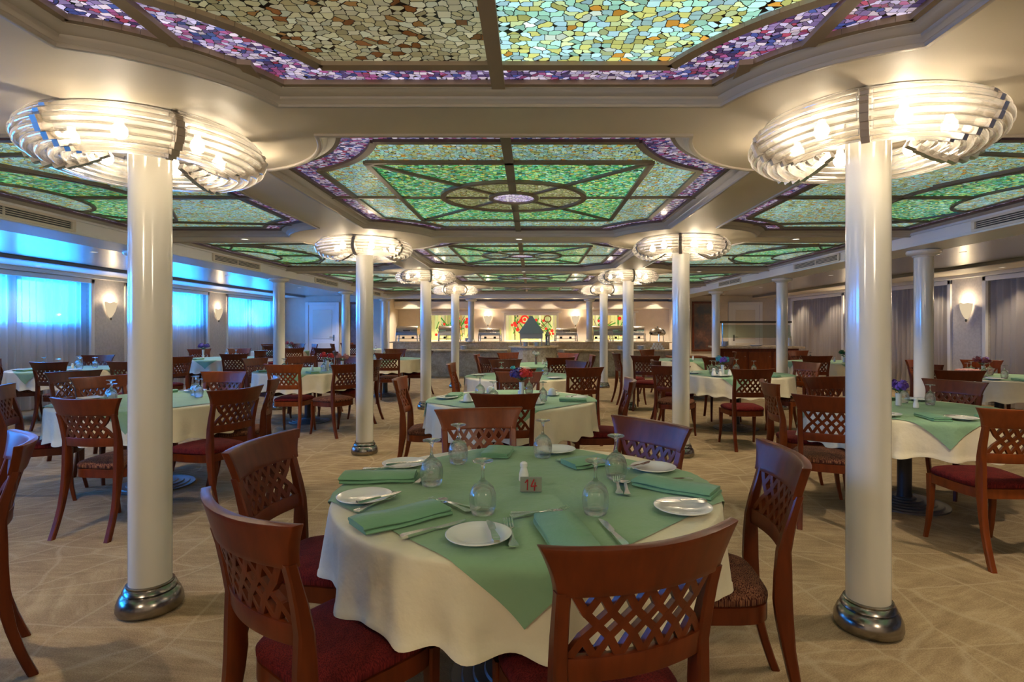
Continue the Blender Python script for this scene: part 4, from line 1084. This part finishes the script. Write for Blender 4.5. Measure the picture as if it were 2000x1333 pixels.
x, y = WT(1037, 961); t = thing('table_number_sign', 'small grey sign with a red 14 on the foreground table', 'sign', (x, y, TH))
obj('card', MB().box(-.041, .041, -.006, .006, 0, .056).mesh('card', 'sign_grey', False, bevel=.002), t)
dg = MB(); yq = -.0068
def stroke(pts):
    for a, b in zip(pts, pts[1:]): dg.tube([(a[0], yq, a[1]), (b[0], yq, b[1])], .0024, 6)
stroke([(-.022, .036), (-.012, .048), (-.014, .008)]); stroke([(.012, .049), (.000, .022), (.022, .024)]); stroke([(.016, .038), (.013, .006)])
obj('number_14', dg.mesh('number_14', 'red_paint'), t)

def bouquet(x, y, z, cols, label, vase='porcelain', h=.09, s=1.0):
    t = thing('flower_vase', label, 'flowers', (x, y, z))
    obj('vase', MB().lathe([(.018, 0), (.022, .005), (.020, h * .5), (.024, h), (.020, h), (.001, h * .9)], 16, cap=False).mesh('vase', vase), t)
    rnd = random.Random(len(label)); n = len(cols)
    st = MB(); lf = MB()
    for i, c in enumerate(cols):
        a = 2 * PI * i / max(n, 1) + .4 if n > 1 else 0; r = .038 * s if n > 1 else 0
        p = Vector((r * math.cos(a), r * math.sin(a), h + .045 * s + .012 * (i % 2)))
        st.tube([(0, 0, h * .8), tuple(p)], .0025, 5)
        mb = MB(); R = .034 * s
        for k in range(46):
            u = rnd.random() * 2 * PI; w = rnd.uniform(-.4, 1); d = Vector((math.cos(u) * math.sqrt(1 - w * w), math.sin(u) * math.sqrt(1 - w * w), w))
            q = p + d * R * rnd.uniform(.55, 1.05); e = d.orthogonal().normalized(); e.rotate(Matrix.Rotation(rnd.random() * 6.28, 3, d)); g = d.cross(e); L = R * .42
            mb.add([q - e * L, q - g * L * .6 + d * L * .3, q + e * L + d * L * .25, q + g * L * .6 + d * L * .3], [(0, 1, 2, 3)])
        mb.lathe([(.001, -R * .6), (R * .62, -R * .2), (R * .66, R * .2), (.001, R * .65)], 10, tuple(p), cap=False)
        obj('flower_head', mb.mesh('flower_head', c, True, angle=2), t)
    for k in range(7):
        a = k * .95; d = Vector((math.cos(a), math.sin(a), .45)); q = Vector((0, 0, h + .01)); g = Vector((-math.sin(a), math.cos(a), 0)); L = .055 * s
        lf.add([q, q + d * L * .5 + g * L * .2, q + d * L, q + d * L * .5 - g * L * .2], [(0, 1, 2, 3)])
    obj('stems', st.mesh('stems', 'leaf'), t); obj('leaves', lf.mesh('leaves', 'leaf', True, angle=3), t)
    return t
dirw = {0: 'right', 1: 'far right', 2: 'far', 3: 'far left', 4: 'left', 5: 'near left', 6: 'near', 7: 'near right'}
def setting(key, plates, goblets, naps=(), cups=(), salt=True, seed=0):
    """direction numbers round the table (0 = right, counterclockwise) for each kind of ware"""
    nm, tx, ty, R = TABLES[key]; rnd = random.Random(seed + 11)
    for d in plates:
        a = d * Q + .0; r = R - .15; put('side_plate', PLATE, 'white side plate at the %s edge of %s' % (dirw[d], nm), 'plate', tx + r * math.cos(a), ty + r * math.sin(a), 0, TH, 'side plates on the other tables')
        kx, ky = tx + r * math.cos(a) - .02, ty + r * math.sin(a); b = a + 1.2
        put('table_knife', KB, 'knife on the plate at the %s edge of %s' % (dirw[d], nm), 'knife', kx, ky, b, TH + .021, 'knives on the other tables')
    for i, d in enumerate(goblets):
        a = d * Q + rnd.uniform(-.12, .12) + .3; r = R * .45; put('goblet', GL if i % 3 else GLs, 'upturned goblet on the %s part of %s' % (dirw[d], nm), 'glass', tx + r * math.cos(a), ty + r * math.sin(a), 0, TH, 'goblets on the other tables')
    for i, d in enumerate(naps):
        a = d * Q - .3; r = R - .17; o = put('folded_napkin', NAP[(i + seed) % 3], 'folded green napkin at the %s edge of %s' % (dirw[d], nm), 'napkin', tx + r * math.cos(a), ty + r * math.sin(a), a + PI / 2 * (i % 2) + .2, TH, 'napkins on the other tables'); o.scale = (.85, .95, 1.2)
    for d in cups:
        a = d * Q - .25; r = R - .30; x, y = tx + r * math.cos(a), ty + r * math.sin(a)
        put('saucer', SAU, 'white saucer under the upturned cup on the %s part of %s' % (dirw[d], nm), 'saucer', x, y, 0, TH, 'saucers')
        c = thing('coffee_cup', 'upturned white cup on the %s part of %s' % (dirw[d], nm), 'cup', (x, y, TH + .006), rnd.uniform(0, 6), 'coffee cups'); obj('body', CUP, c); obj('handle', CUPH, c)
    if salt:
        put('salt_shaker', SALT, 'white shaker in the middle of %s' % nm, 'shaker', tx + .07, ty - .03, 0, TH, 'shakers in the middle of the tables')
setting('T2', (0, 4, 6), (1, 3, 5, 7), (0, 4), (1, 3, 5, 7), seed=1)
bouquet(-.09, 4.85, TH, ('fl_red', 'fl_blue', 'fl_blue', 'fl_red'), 'white vase of red and indigo flowers on the second centre table', s=1.45, h=.15)
x, y = -.13, 4.62
tag(obj('sugar_caddy', MB().box(-.035, .035, -.025, .025, 0, .05).mesh('c', 'porcelain', False, bevel=.005), None, (x, y, TH)), 'white box of sugar packets beside the red and indigo flowers', 'caddy')
setting('T3', (4, 7), (3, 0), (6,), (), seed=2)
bouquet(-.24, 6.98, TH, ('fl_teal',), 'white vase with a small teal bloom on the third centre table', h=.08, s=.9)
setting('T4', (), (), (7,), (), seed=3)
bouquet(.07, 9.45, TH, ('fl_white', 'fl_white', 'fl_white'), 'grey vase of white blooms on the fourth centre table', vase='steel', h=.14, s=1.0)
setting('L1', (6, 2, 4), (0, 1, 4, 5), (7, 3), (), seed=4)
setting('L2', (6, 0), (0, 1, 4, 7), (7, 2, 5), (5,), seed=5)
bouquet(-2.98, 8.05, TH, ('fl_red', 'fl_red'), 'white vase of bright red flowers on the second left bay table', s=1.4, h=.15)
bouquet(-2.78, 8.1, TH, ('fl_pink', 'fl_pink'), 'white vase of pink flowers beside the red ones', s=1.3, h=.14)
setting('L3', (6,), (2, 5), (7,), (), seed=6)
setting('L4', (6,), (0,), (), (), seed=7)
bouquet(-6.62, 15.1, TH, ('fl_dark', 'fl_dark'), 'dark maroon flowers on the far left table', h=.12, s=1.6)
setting('O1', (5, 7), (0, 2, 4, 6, 7), (6, 1), (), seed=8)
setting('O2', (5,), (2, 7), (6,), (), seed=9)
bouquet(-6.72, 11.3, TH, ('fl_blue', 'fl_blue', 'fl_blue'), 'vase of indigo flowers on the blue-lit table by the second left window', h=.18, s=1.6)
setting('O3', (6,), (1,), (), (), seed=10)
setting('R1', (5, 6, 1, 7), (3, 4, 2, 0, 1), (6, 7, 2), (), seed=11)
bouquet(2.95, 4.45, TH, ('fl_violet', 'fl_violet', 'fl_violet'), 'bunch of violet flowers on the near right table', h=.10, s=1.3)
setting('R2', (4, 6), (0, 1, 2, 3, 4), (7,), (), seed=12, salt=False)
for k, (dx, h_) in enumerate(((-.28, 1.25), (-.19, 1.05), (-.06, 1.0))):
    o = put('salt_shaker', SALT, ('tall', 'middle', 'right')[k] + ' white cruet of the set before the teal flowers', 'shaker', 2.62 + dx, 7.12 + .02 * k, 0, TH + .008, 'cruet set'); o.scale = (1.3, 1.3, h_)
put('cruet_tray', PLb, 'white tray under the cruet set by the teal flowers', 'tray', 2.43, 7.13, 0, TH)
bouquet(2.56, 7.42, TH, ('fl_teal', 'fl_teal', 'fl_violet'), 'white vase of teal and violet flowers on the second right bay table', h=.13, s=1.4)
setting('R3', (5,), (2,), (6,), (), seed=13)
setting('Q1', (5, 4, 6), (3, 4, 2, 5, 1), (6, 3), (), seed=14)
bouquet(6.0, 7.35, TH, ('fl_violet', 'fl_dark', 'fl_dark'), 'white vase of violet and maroon flowers at the far right edge', h=.12, s=1.5)
t = thing('bread_basket', 'brown basket lined with pink cloth on the first right window table', 'basket', (5.50, 6.98, TH + .001))
obj('basket', MB().lathe([(.09, 0), (.10, .01), (.13, .07), (.125, .07), (.09, .012), (.001, .01)], 24, cap=False).mesh('basket', 'dark_wood'), t)
obj('lining', MB().lathe([(.12, .066), (.14, .085), (.13, .10), (.09, .092), (.05, .11), (.001, .105)], 14, cap=False).mesh('lining', 'fl_pink'), t)
setting('Q2', (5,), (3,), (), (), seed=15)
bouquet(5.70, 10.1, TH, ('fl_dark', 'leaf'), 'dark leafy arrangement on the table by the second right window', h=.09, s=1.6)

# ------------------------------------------------------------------ BUFFET
zt = .975
t = thing('buffet_counter', 'long two-tier granite buffet counter along the end of the room', 'counter', (0, 0, 0))
lo = MB().box(-4.05, -.72, 15.75, 16.1, 0, .72).box(.72, 4.0, 15.75, 16.1, 0, .72)
obj('lower_panel', lo.mesh('lower_panel', 'marble_grey', False), t)
up = MB().box(-4.05, 4.0, 16.1, 16.75, 0, zt - .03).box(-.72, -.1, 15.9, 16.1, 0, zt - .03).box(.1, .72, 15.9, 16.1, 0, zt - .03)
obj('upper_panel', up.mesh('upper_panel', 'marble_tan', False), t)
obj('tray_rail', MB().box(-4.10, -.7, 15.62, 16.1, .72, .76).box(.7, 4.05, 15.62, 16.1, .72, .76).mesh('tray_rail', 'marble_tan', False, bevel=.006), t)
obj('worktop', MB().box(-4.15, 4.1, 16.02, 16.85, zt - .03, zt).mesh('worktop', 'marble_tan', False, bevel=.006), t)
# island
t = thing('buffet_island', 'round fluted granite pedestal counter in front of the buffet', 'counter', (.05, 14.75, 0))
fl = []
for z, r in ((0, .60), (.86, .60)):
    fl.append([(r * (1 + .012 * (k % 2)) * math.cos(2 * PI * k / 64), r * .75 * (1 + .012 * (k % 2)) * math.sin(2 * PI * k / 64), z) for k in range(64)])
obj('pedestal', MB().loft(fl, True, True).mesh('pedestal', 'marble_grey', False), t)
obj('island_top', MB().slab(ring2(0, 0, .68, .52, 48), .86, .90).mesh('island_top', 'marble_tan', False, bevel=.008), t)
obj('side_shelf', MB().box(.60, .86, -.2, .2, .66, .70).mesh('side_shelf', 'marble_tan', False, bevel=.006), t)
t = thing('warming_hood', 'grey pyramid-roofed steel warming hood on the fluted island', 'warmer', (-.02, 14.75, .90))
obj('pyramid_roof', MB().add([(-.34, -.26, .34), (.34, -.26, .34), (.34, .26, .34), (-.34, .26, .34), (-.03, -.02, .80), (.03, -.02, .80), (.03, .02, .80), (-.03, .02, .80)], [(0, 1, 5, 4), (1, 2, 6, 5), (2, 3, 7, 6), (3, 0, 4, 7), (4, 5, 6, 7), (0, 3, 2, 1)]).box(-.30, .30, -.22, .22, .20, .34).mesh('pyramid_roof', principled('dull_grey_steel', (.30, .33, .37), .4, metal=.4), False), t)
for sx in (-.28, .28):
    for sy in (-.2, .2): obj('leg', MB().tube([(sx, sy, .001), (sx, sy, .25)], .012, 8).mesh('leg', 'steel'), t)
pst = MB()
for k in range(8): pst.lathe([(.05, k * .014 + .001), (.10, k * .014 + .008), (.10, k * .014 + .012), (.05, k * .014 + .006)], 24, cap=False)
pst.lathe([(.001, .002), (.06, .002), (.06, .10), (.001, .10)], 20, cap=False)
pst = pst.mesh('plate_stack', 'porcelain', True, angle=1.2)
for x, w in ((-.17, 'left'), (.13, 'right')): put('plate_stack', pst, 'stack of white plates under the %s side of the pyramid hood' % w, 'plates', x, 14.62, 0, .901, 'plate stacks under the hood')
put('plate_stack', pst, 'stack of plates on the small side shelf of the island', 'plates', .05 + .73, 14.75, 0, .701)
# drinks dispenser
t = thing('drinks_urn', 'small steel urn with taps right of the pyramid hood', 'urn', (.42, 14.8, .901))
obj('body', MB().lathe([(.07, 0), (.075, .02), (.06, .05), (.06, .26), (.075, .28), (.05, .34), (.015, .40), (.02, .43), (.004, .45)], 20).mesh('body', 'steel'), t)
obj('tap', MB().tube([(0, -.05, .12), (0, -.11, .12), (0, -.115, .09)], .008, 8).mesh('tap', 'steel'), t)
# chafing dishes
def chafer(x, y, z, rz, label, style=0):
    t = thing('chafing_dish', label, 'chafing dish', (x, y, z), rz, 'chafing dishes on the buffet')
    w, d = .30, .20; t.scale = (1, 1, 1.17)
    if style == 2:
        obj('lid', MB().lathe([(.24, .22), (.245, .25), (.20, .31), (.10, .35), (.02, .36), (.03, .385), (.001, .39)], 28, cap=False).mesh('lid', 'steel'), t)
        obj('pan', MB().lathe([(.15, .15), (.22, .17), (.25, .215), (.25, .225), (.22, .225)], 28).mesh('pan', 'chrome_dark'), t)
        for a in range(3):
            q = a * 2 * PI / 3 + .5; obj('leg', MB().tube([(.22 * math.cos(q), .22 * math.sin(q), .18), (.23 * math.cos(q), .23 * math.sin(q), .001)], .012, 8).mesh('leg', 'steel'), t)
        return t
    g = []
    for k in range(13):
        a = PI * k / 12; ry = d + .01; rzq = .17 if style == 0 else .12
        g.append([(s * (w + .01) * (1 - .10 * abs(math.cos(a)) ** 6 * 0), -ry * math.cos(a), .23 + rzq * math.sin(a) ** .8) for s in (-1, -.93, -.5, 0, .5, .93, 1)])
    mb = MB().sheet(g)
    for s in (0, 6): mb.add([row[s] for row in g], [tuple(range(13))])
    obj('roll_top_lid', mb.mesh('roll_top_lid', 'steel', True, angle=.9), t)
    obj('water_pan', MB().box(-w - .015, w + .015, -d - .015, d + .015, .155, .232).mesh('water_pan', 'steel', False, bevel=.008), t)
    obj('lid_handle', MB().tube([(-.09, -d - .005, .28), (-.09, -d - .05, .29), (.09, -d - .05, .29), (.09, -d - .005, .28)], .009, 8).mesh('lid_handle', 'chrome_dark'), t)
    for sx in (-1, 1):
        for sy in (-1, 1): obj('leg', MB().tube([(sx * (w + .005), sy * (d - .02), .20), (sx * (w + .012), sy * (d - .01), .08), (sx * (w + .02), sy * (d - .02), .001)], [.02, .014, .018], 8).mesh('leg', 'steel'), t)
    obj('burner_shelf', MB().box(-w, w, -d + .02, d - .02, .07, .078).mesh('burner_shelf', 'chrome_dark', False), t)
    for sx in (-.14, .14): obj('fuel_can', MB().lathe([(.035, .08), (.038, .085), (.038, .125), (.03, .13)], 14, (sx, 0, 0)).mesh('fuel_can', 'black'), t)
    return t
CHF = [(797, 0, 'leftmost on the counter'), (878, .12, 'second from the left, before the left glass panel'), (957, -.05, 'third from the left, right of a short column'), (1105, .05, 'brightest, right of the pyramid hood'), (1172, .3, 'beside the right short column'), (1212, 0, 'before the right glass panel'), (1240, -.3, 'with lid raised behind the second right column')]
for k, (px, r, w) in enumerate(CHF): chafer((px - 1039) * 16.42 / 1080, 16.42 + (.1 if k == 6 else 0) - (.1 if k == 4 else 0), zt + .001, r, 'steel roll-top chafing dish, %s' % w, 1 if k in (2, 3) else 0)
chafer((1284 - 1039) * 16.4 / 1080, 16.4, zt + .001, 0, 'round dark-lidded chafing dish above the stacked cups', 2)
cup2 = MB().lathe([(.026, 0), (.03, .004), (.036, .05), (.036, .06), (.033, .06), (.001, .01)], 16, cap=False).mesh('cup', 'porcelain')
n = 0
roww = ('bottom', 'second', 'top')
for lev in range(3):
    for k in range(5 - lev):
        put('stacked_cup', cup2, 'white cup %s in the %s row of the buffet cup pyramid' % (('first', 'second', 'third', 'fourth', 'fifth')[k], roww[lev]), 'cup', 3.42 + .082 * (k + lev * .5), 15.80, 0, .761 + .0615 * lev, 'cups piled at the right of the buffet')
for k, (px, w) in enumerate(((1214, 'left'), (1252, 'right'))):
    o = put('plate_stack', pst, 'plate stack on the right tray rail, %s of the pair' % w, 'plates', (px - 1039) * 15.85 / 1080, 15.85, 0, .761, 'plate stacks on the right tray rail'); o.scale = (1.3, 1.3, 1)
put('plate_stack', pst, 'stack of plates on the left tray rail beside the fourth left column', 'plates', (905 - 1039) * 15.85 / 1080, 15.85, 0, .761)
put('plate_stack', pst, 'stack of plates on the worktop beside the left short column', 'plates', (913 - 1039) * 16.2 / 1080 - .0, 16.25, 0, zt + .001)
# wall glass panels
for x0, x1, w in ((-3.38, -2.05, 'left'), (-.86, .82, 'middle'), (2.02, 3.38, 'right')):
    t = thing('stained_glass_wall_panel', 'lit stained glass panel of red flowers and green leaves, %s one behind the buffet' % w, 'stained glass panel', (0, 0, 0), 0, 'stained glass panels behind the buffet')
    za, zb = .98, 1.80; y = YB
    f = MB(); q = .07
    f.box(x0 - q, x0, y - .05, y, za - q, zb + q).box(x1, x1 + q, y - .05, y, za - q, zb + q).box(x0, x1, y - .05, y, zb, zb + q).box(x0, x1, y - .05, y, za - q, za)
    f.box(x0 - q - .09, x1 + q + .09, y - .03, y, zb + q + .02, zb + q + .06)
    obj('frame', f.mesh('frame', 'trim_white', False, bevel=.006), t)
    g = MB().box(x0, x1, y - .022, y - .004, za, zb).mesh('glass', 'g_wallpane', False)
    # the wall pane pattern runs on x/z: swap axes on an own material
    obj('yellow_glass', g, t)
    rnd = random.Random(int(x0 * 10) + 99); gr = MB(); bn = MB(); rd = MB(); YY = y - .024
    def bar3(mb, a, b, w_):
        a = Vector(a); b = Vector(b); d = (b - a).normalized(); n_ = Vector((-d.y, d.x)) * w_ / 2
        p = [a + n_, a - n_, b - n_, b + n_]
        mb.add([(v.x, YY, v.y) for v in p] + [(v.x, YY + .006, v.y) for v in p], [(0, 1, 2, 3), (4, 7, 6, 5), (0, 4, 5, 1), (1, 5, 6, 2), (2, 6, 7, 3), (3, 7, 4, 0)])
    def disc(mb, cx, cz, r, r0=0):
        n_ = 14
        for k in range(n_):
            a0, a1 = 2 * PI * k / n_, 2 * PI * (k + 1) / n_
            ps = [(cx + r0 * math.cos(a0), cz + r0 * math.sin(a0)), (cx + r * math.cos(a0), cz + r * math.sin(a0)), (cx + r * math.cos(a1), cz + r * math.sin(a1)), (cx + r0 * math.cos(a1), cz + r0 * math.sin(a1))]
            mb.add([(u, YY - .002, v) for u, v in ps], [(0, 1, 2, 3)])
    W_ = x1 - x0
    for k in range(int(W_ * 16)):
        a = (rnd.uniform(x0 + .12, x1 - .12), rnd.uniform(za + .1, zb - .1)); an = rnd.choice((.8, 1.2, 2.2, 2.6, .4)); L = rnd.uniform(.12, .3)
        b = (min(max(a[0] + L * math.cos(an), x0 + .02), x1 - .02), min(a[1] + L * math.sin(an), zb - .02)); bar3(gr, a, b, rnd.uniform(.02, .045))
    for k in range(int(W_ * 9)):
        a = (rnd.uniform(x0 + .1, x1 - .1), rnd.uniform(za + .05, zb - .3)); an = rnd.uniform(.6, 2.4); L = rnd.uniform(.2, .4)
        bar3(bn, a, (min(max(a[0] + L * math.cos(an), x0 + .02), x1 - .02), min(a[1] + L * math.sin(an), zb - .02)), .018)
    bar3(gr, (x0 + .62 * W_, zb - .3), (x0 + .62 * W_, zb - .01), .05) if w != 'middle' else None
    for k in range(int(W_ * 9)): disc(rd, rnd.uniform(x0 + .1, x1 - .1), rnd.uniform(za + .15, zb - .1), rnd.uniform(.04, .065))
    if w == 'middle': disc(rd, x0 + .62, zb - .14, .15, .09); disc(rd, x0 + .62, zb - .14, .055); disc(bn, x0 + 1.38, zb - .12, .13, .09)
    obj('green_leaf_glass', gr.mesh('g', 'g_leafpane', False), t); obj('brown_stem_glass', bn.mesh('g', 'g_brownpane', False), t); obj('red_flower_glass', rd.mesh('g', 'g_redpane', False), t)
    for xx in ((x0 + x1) / 2,): point_light((xx, YB - .55, 1.15), 0.01, WARM, .05) if False else None
# sconces on the buffet wall
for x, w in (((953 - 1039) * YB / 1080, 'left'), ((1124 - 1039) * YB / 1080, 'right')):
    t = sconce(x, YB, EYE + .32, -PI / 2, 'lit wall sconce behind the buffet, %s of the middle glass panel' % w)
# cornice with cove lighting
struct('trim_%d' % nt_, MB().box(-4.6, 4.7, YB - .55, YB, EYE + .62, EYE + .68).box(-4.6, 4.7, YB - .55, YB - .50, EYE + .68, EYE + .86).mesh('cove', 'cream_paint', False, bevel=.006)); nt_ += 1
for k in range(8):
    x = -3.9 + k * 1.12
    l = bpy.data.lights.new('buffet_fill_spot', 'SPOT'); l.energy = 80; l.color = (1, .86, .66); l.spot_size = 2.2; l.spot_blend = .7; l.shadow_soft_size = .04  # bare spots without fixtures, added to brighten the buffet
    o = bpy.data.objects.new('buffet_fill_spot', l); o.location = (x + .3, 16.9, EYE + .93); COL.objects.link(o)
    downlight(x, YB - .78, EYE + .98, 'small downlight in the buffet ceiling, %s from the left' % nth[k], 'downlights over the buffet', 42)
# piers each side of the buffet recess
struct('wall_pier_left', MB().box(-4.75, -4.45, 17.3, YB, 0, EYE + .98).mesh('p', 'cream_paint', False, bevel=.01))
struct('wall_pier_right', MB().box(4.55, 4.85, 17.3, YB, 0, EYE + .98).mesh('p', 'cream_paint', False, bevel=.01))
struct('baseboard_back', MB().box(WL, -4.76, YB - .02, YB, 0, .12).box(4.86, WR, YB - .02, YB, 0, .12).mesh('bb', 'trim_white', False))
# doors in the end wall
for nm, x0, x1, hs in (('door_1', -7.42, -6.50, 1), ('door_2', 6.62, 7.55, -1)):
    d = struct(nm, MB().box(x0, x1, YB - .045, YB - .002, .005, 2.14).mesh('leaf', 'trim_white', False, bevel=.004))
    obj('door_panel', MB().box(x0 + .14, x1 - .14, YB - .055, YB - .045, 1.02, 1.98).box(x0 + .14, x1 - .14, YB - .055, YB - .045, .15, .88).mesh('door_panel', 'cream_paint', False, bevel=.006), d)
    f = MB().box(x0 - .10, x0, YB - .07, YB, 0, 2.24).box(x1, x1 + .10, YB - .07, YB, 0, 2.24).box(x0, x1, YB - .07, YB, 2.14, 2.24)
    obj('door_frame', f.mesh('door_frame', 'trim_white', False, bevel=.006), d)
    xh = x1 - .08 if hs > 0 else x0 + .08
    obj('door_handle', MB().box(xh - .022, xh + .022, YB - .053, YB - .045, .95, 1.15).tube([(xh, YB - .05, 1.08), (xh, YB - .095, 1.08), (xh - hs * .12, YB - .095, 1.08)], .009, 8).mesh('door_handle', 'chrome_dark'), d)
# pictures
def picture(x0, x1, z0, z1, y, mat, label):
    t = thing('framed_picture', label, 'picture', (0, 0, 0)); f = MB(); q = .07
    f.box(x0, x1, y - .05, y, z1 - q, z1).box(x0, x1, y - .05, y, z0, z0 + q).box(x0, x0 + q, y - .05, y, z0 + q, z1 - q).box(x1 - q, x1, y - .05, y, z0 + q, z1 - q)
    obj('frame', f.mesh('frame', 'wood', False, bevel=.006), t)
    obj('canvas', MB().box(x0 + q, x1 - q, y - .02, y - .002, z0 + q, z1 - q).mesh('canvas', mat, False), t); return t
picture(5.32, 6.15, .60, EYE + .88, YB, 'paint_brown', 'tall brown abstract painting in a dark frame, right of the buffet')
picture(-6.10, -5.55, .75, EYE + .86, YB, 'paint_blue', 'tall dim painting on the end wall, left of the buffet')
# wooden serving counter with glass shelf
t = thing('serving_counter', 'red mahogany serving counter with glass sneeze guard, right of the buffet', 'counter', (0, 0, 0))
obj('body', MB().box(4.42, 6.25, 12.95, 13.6, 0, .90).mesh('body', 'wood', False, bevel=.006), t)
obj('worktop', MB().box(4.36, 6.35, 12.85, 13.7, .90, .945).mesh('worktop', 'marble_tan', False, bevel=.006), t)
for k in range(3):
    dr = obj('door', MB().box(4.5 + k * .58, 5.02 + k * .58, 12.935, 12.95, .12, .82).mesh('door', 'wood_amber', False, bevel=.003), t)
    obj('knob', MB().lathe([(.006, 0), (.014, .008), (.012, .016)], 10, (4.98 + k * .58, 12.925, .7)).mesh('knob', 'steel'), dr)
obj('glass_shelf', MB().box(4.40, 6.05, 12.95, 13.4, 1.49, 1.50).mesh('glass_shelf', 'shelfglass', False), t)
obj('front_glass', MB().add([(4.42, 12.93, 1.45), (6.03, 12.93, 1.45), (6.03, 12.86, 1.15), (4.42, 12.86, 1.15), (4.42, 12.938, 1.45), (6.03, 12.938, 1.45), (6.03, 12.868, 1.15), (4.42, 12.868, 1.15)], [(0, 1, 2, 3), (4, 7, 6, 5), (0, 4, 5, 1), (2, 6, 7, 3), (1, 5, 6, 2), (0, 3, 7, 4)]).mesh('front_glass', 'shelfglass', False), t)
obj('light_rail', MB().box(4.38, 6.08, 12.93, 12.99, 1.50, 1.54).mesh('light_rail', 'dark_wood', False), t)
for x in (4.5, 5.98): obj('shelf_post', MB().tube([(x, 13.05, .945), (x, 13.05, 1.49)], .014, 8).mesh('shelf_post', 'steel'), t)
put('plate_stack', pst, 'stack of plates at the left end of the mahogany serving counter', 'plates', 4.62, 13.25, 0, .946)
o = put('serving_platter', PLb, 'white platter in the middle of the mahogany serving counter', 'plate', 5.35, 13.2, 0, .946); o.scale = (1.4, 1.2, 1.6)
tag(obj('water_jug', MB().lathe([(.05, 0), (.06, .01), (.06, .12), (.045, .19), (.05, .23), (.001, .22)], 20, cap=False).mesh('jug', 'porcelain'), None, (6.15, 13.2, .946)), 'white jug at the right end of the mahogany serving counter', 'jug')
t = thing('low_sideboard', 'low mahogany sideboard left of the serving counter, behind the third right table', 'sideboard', (0, 0, 0))
obj('body', MB().box(3.35, 4.12, 13.1, 13.6, 0, .66).mesh('body', 'wood', False, bevel=.006), t); obj('top', MB().box(3.3, 4.15, 13.05, 13.65, .66, .70).mesh('top', 'wood_amber', False, bevel=.006), t)
# a bag left on the right window table
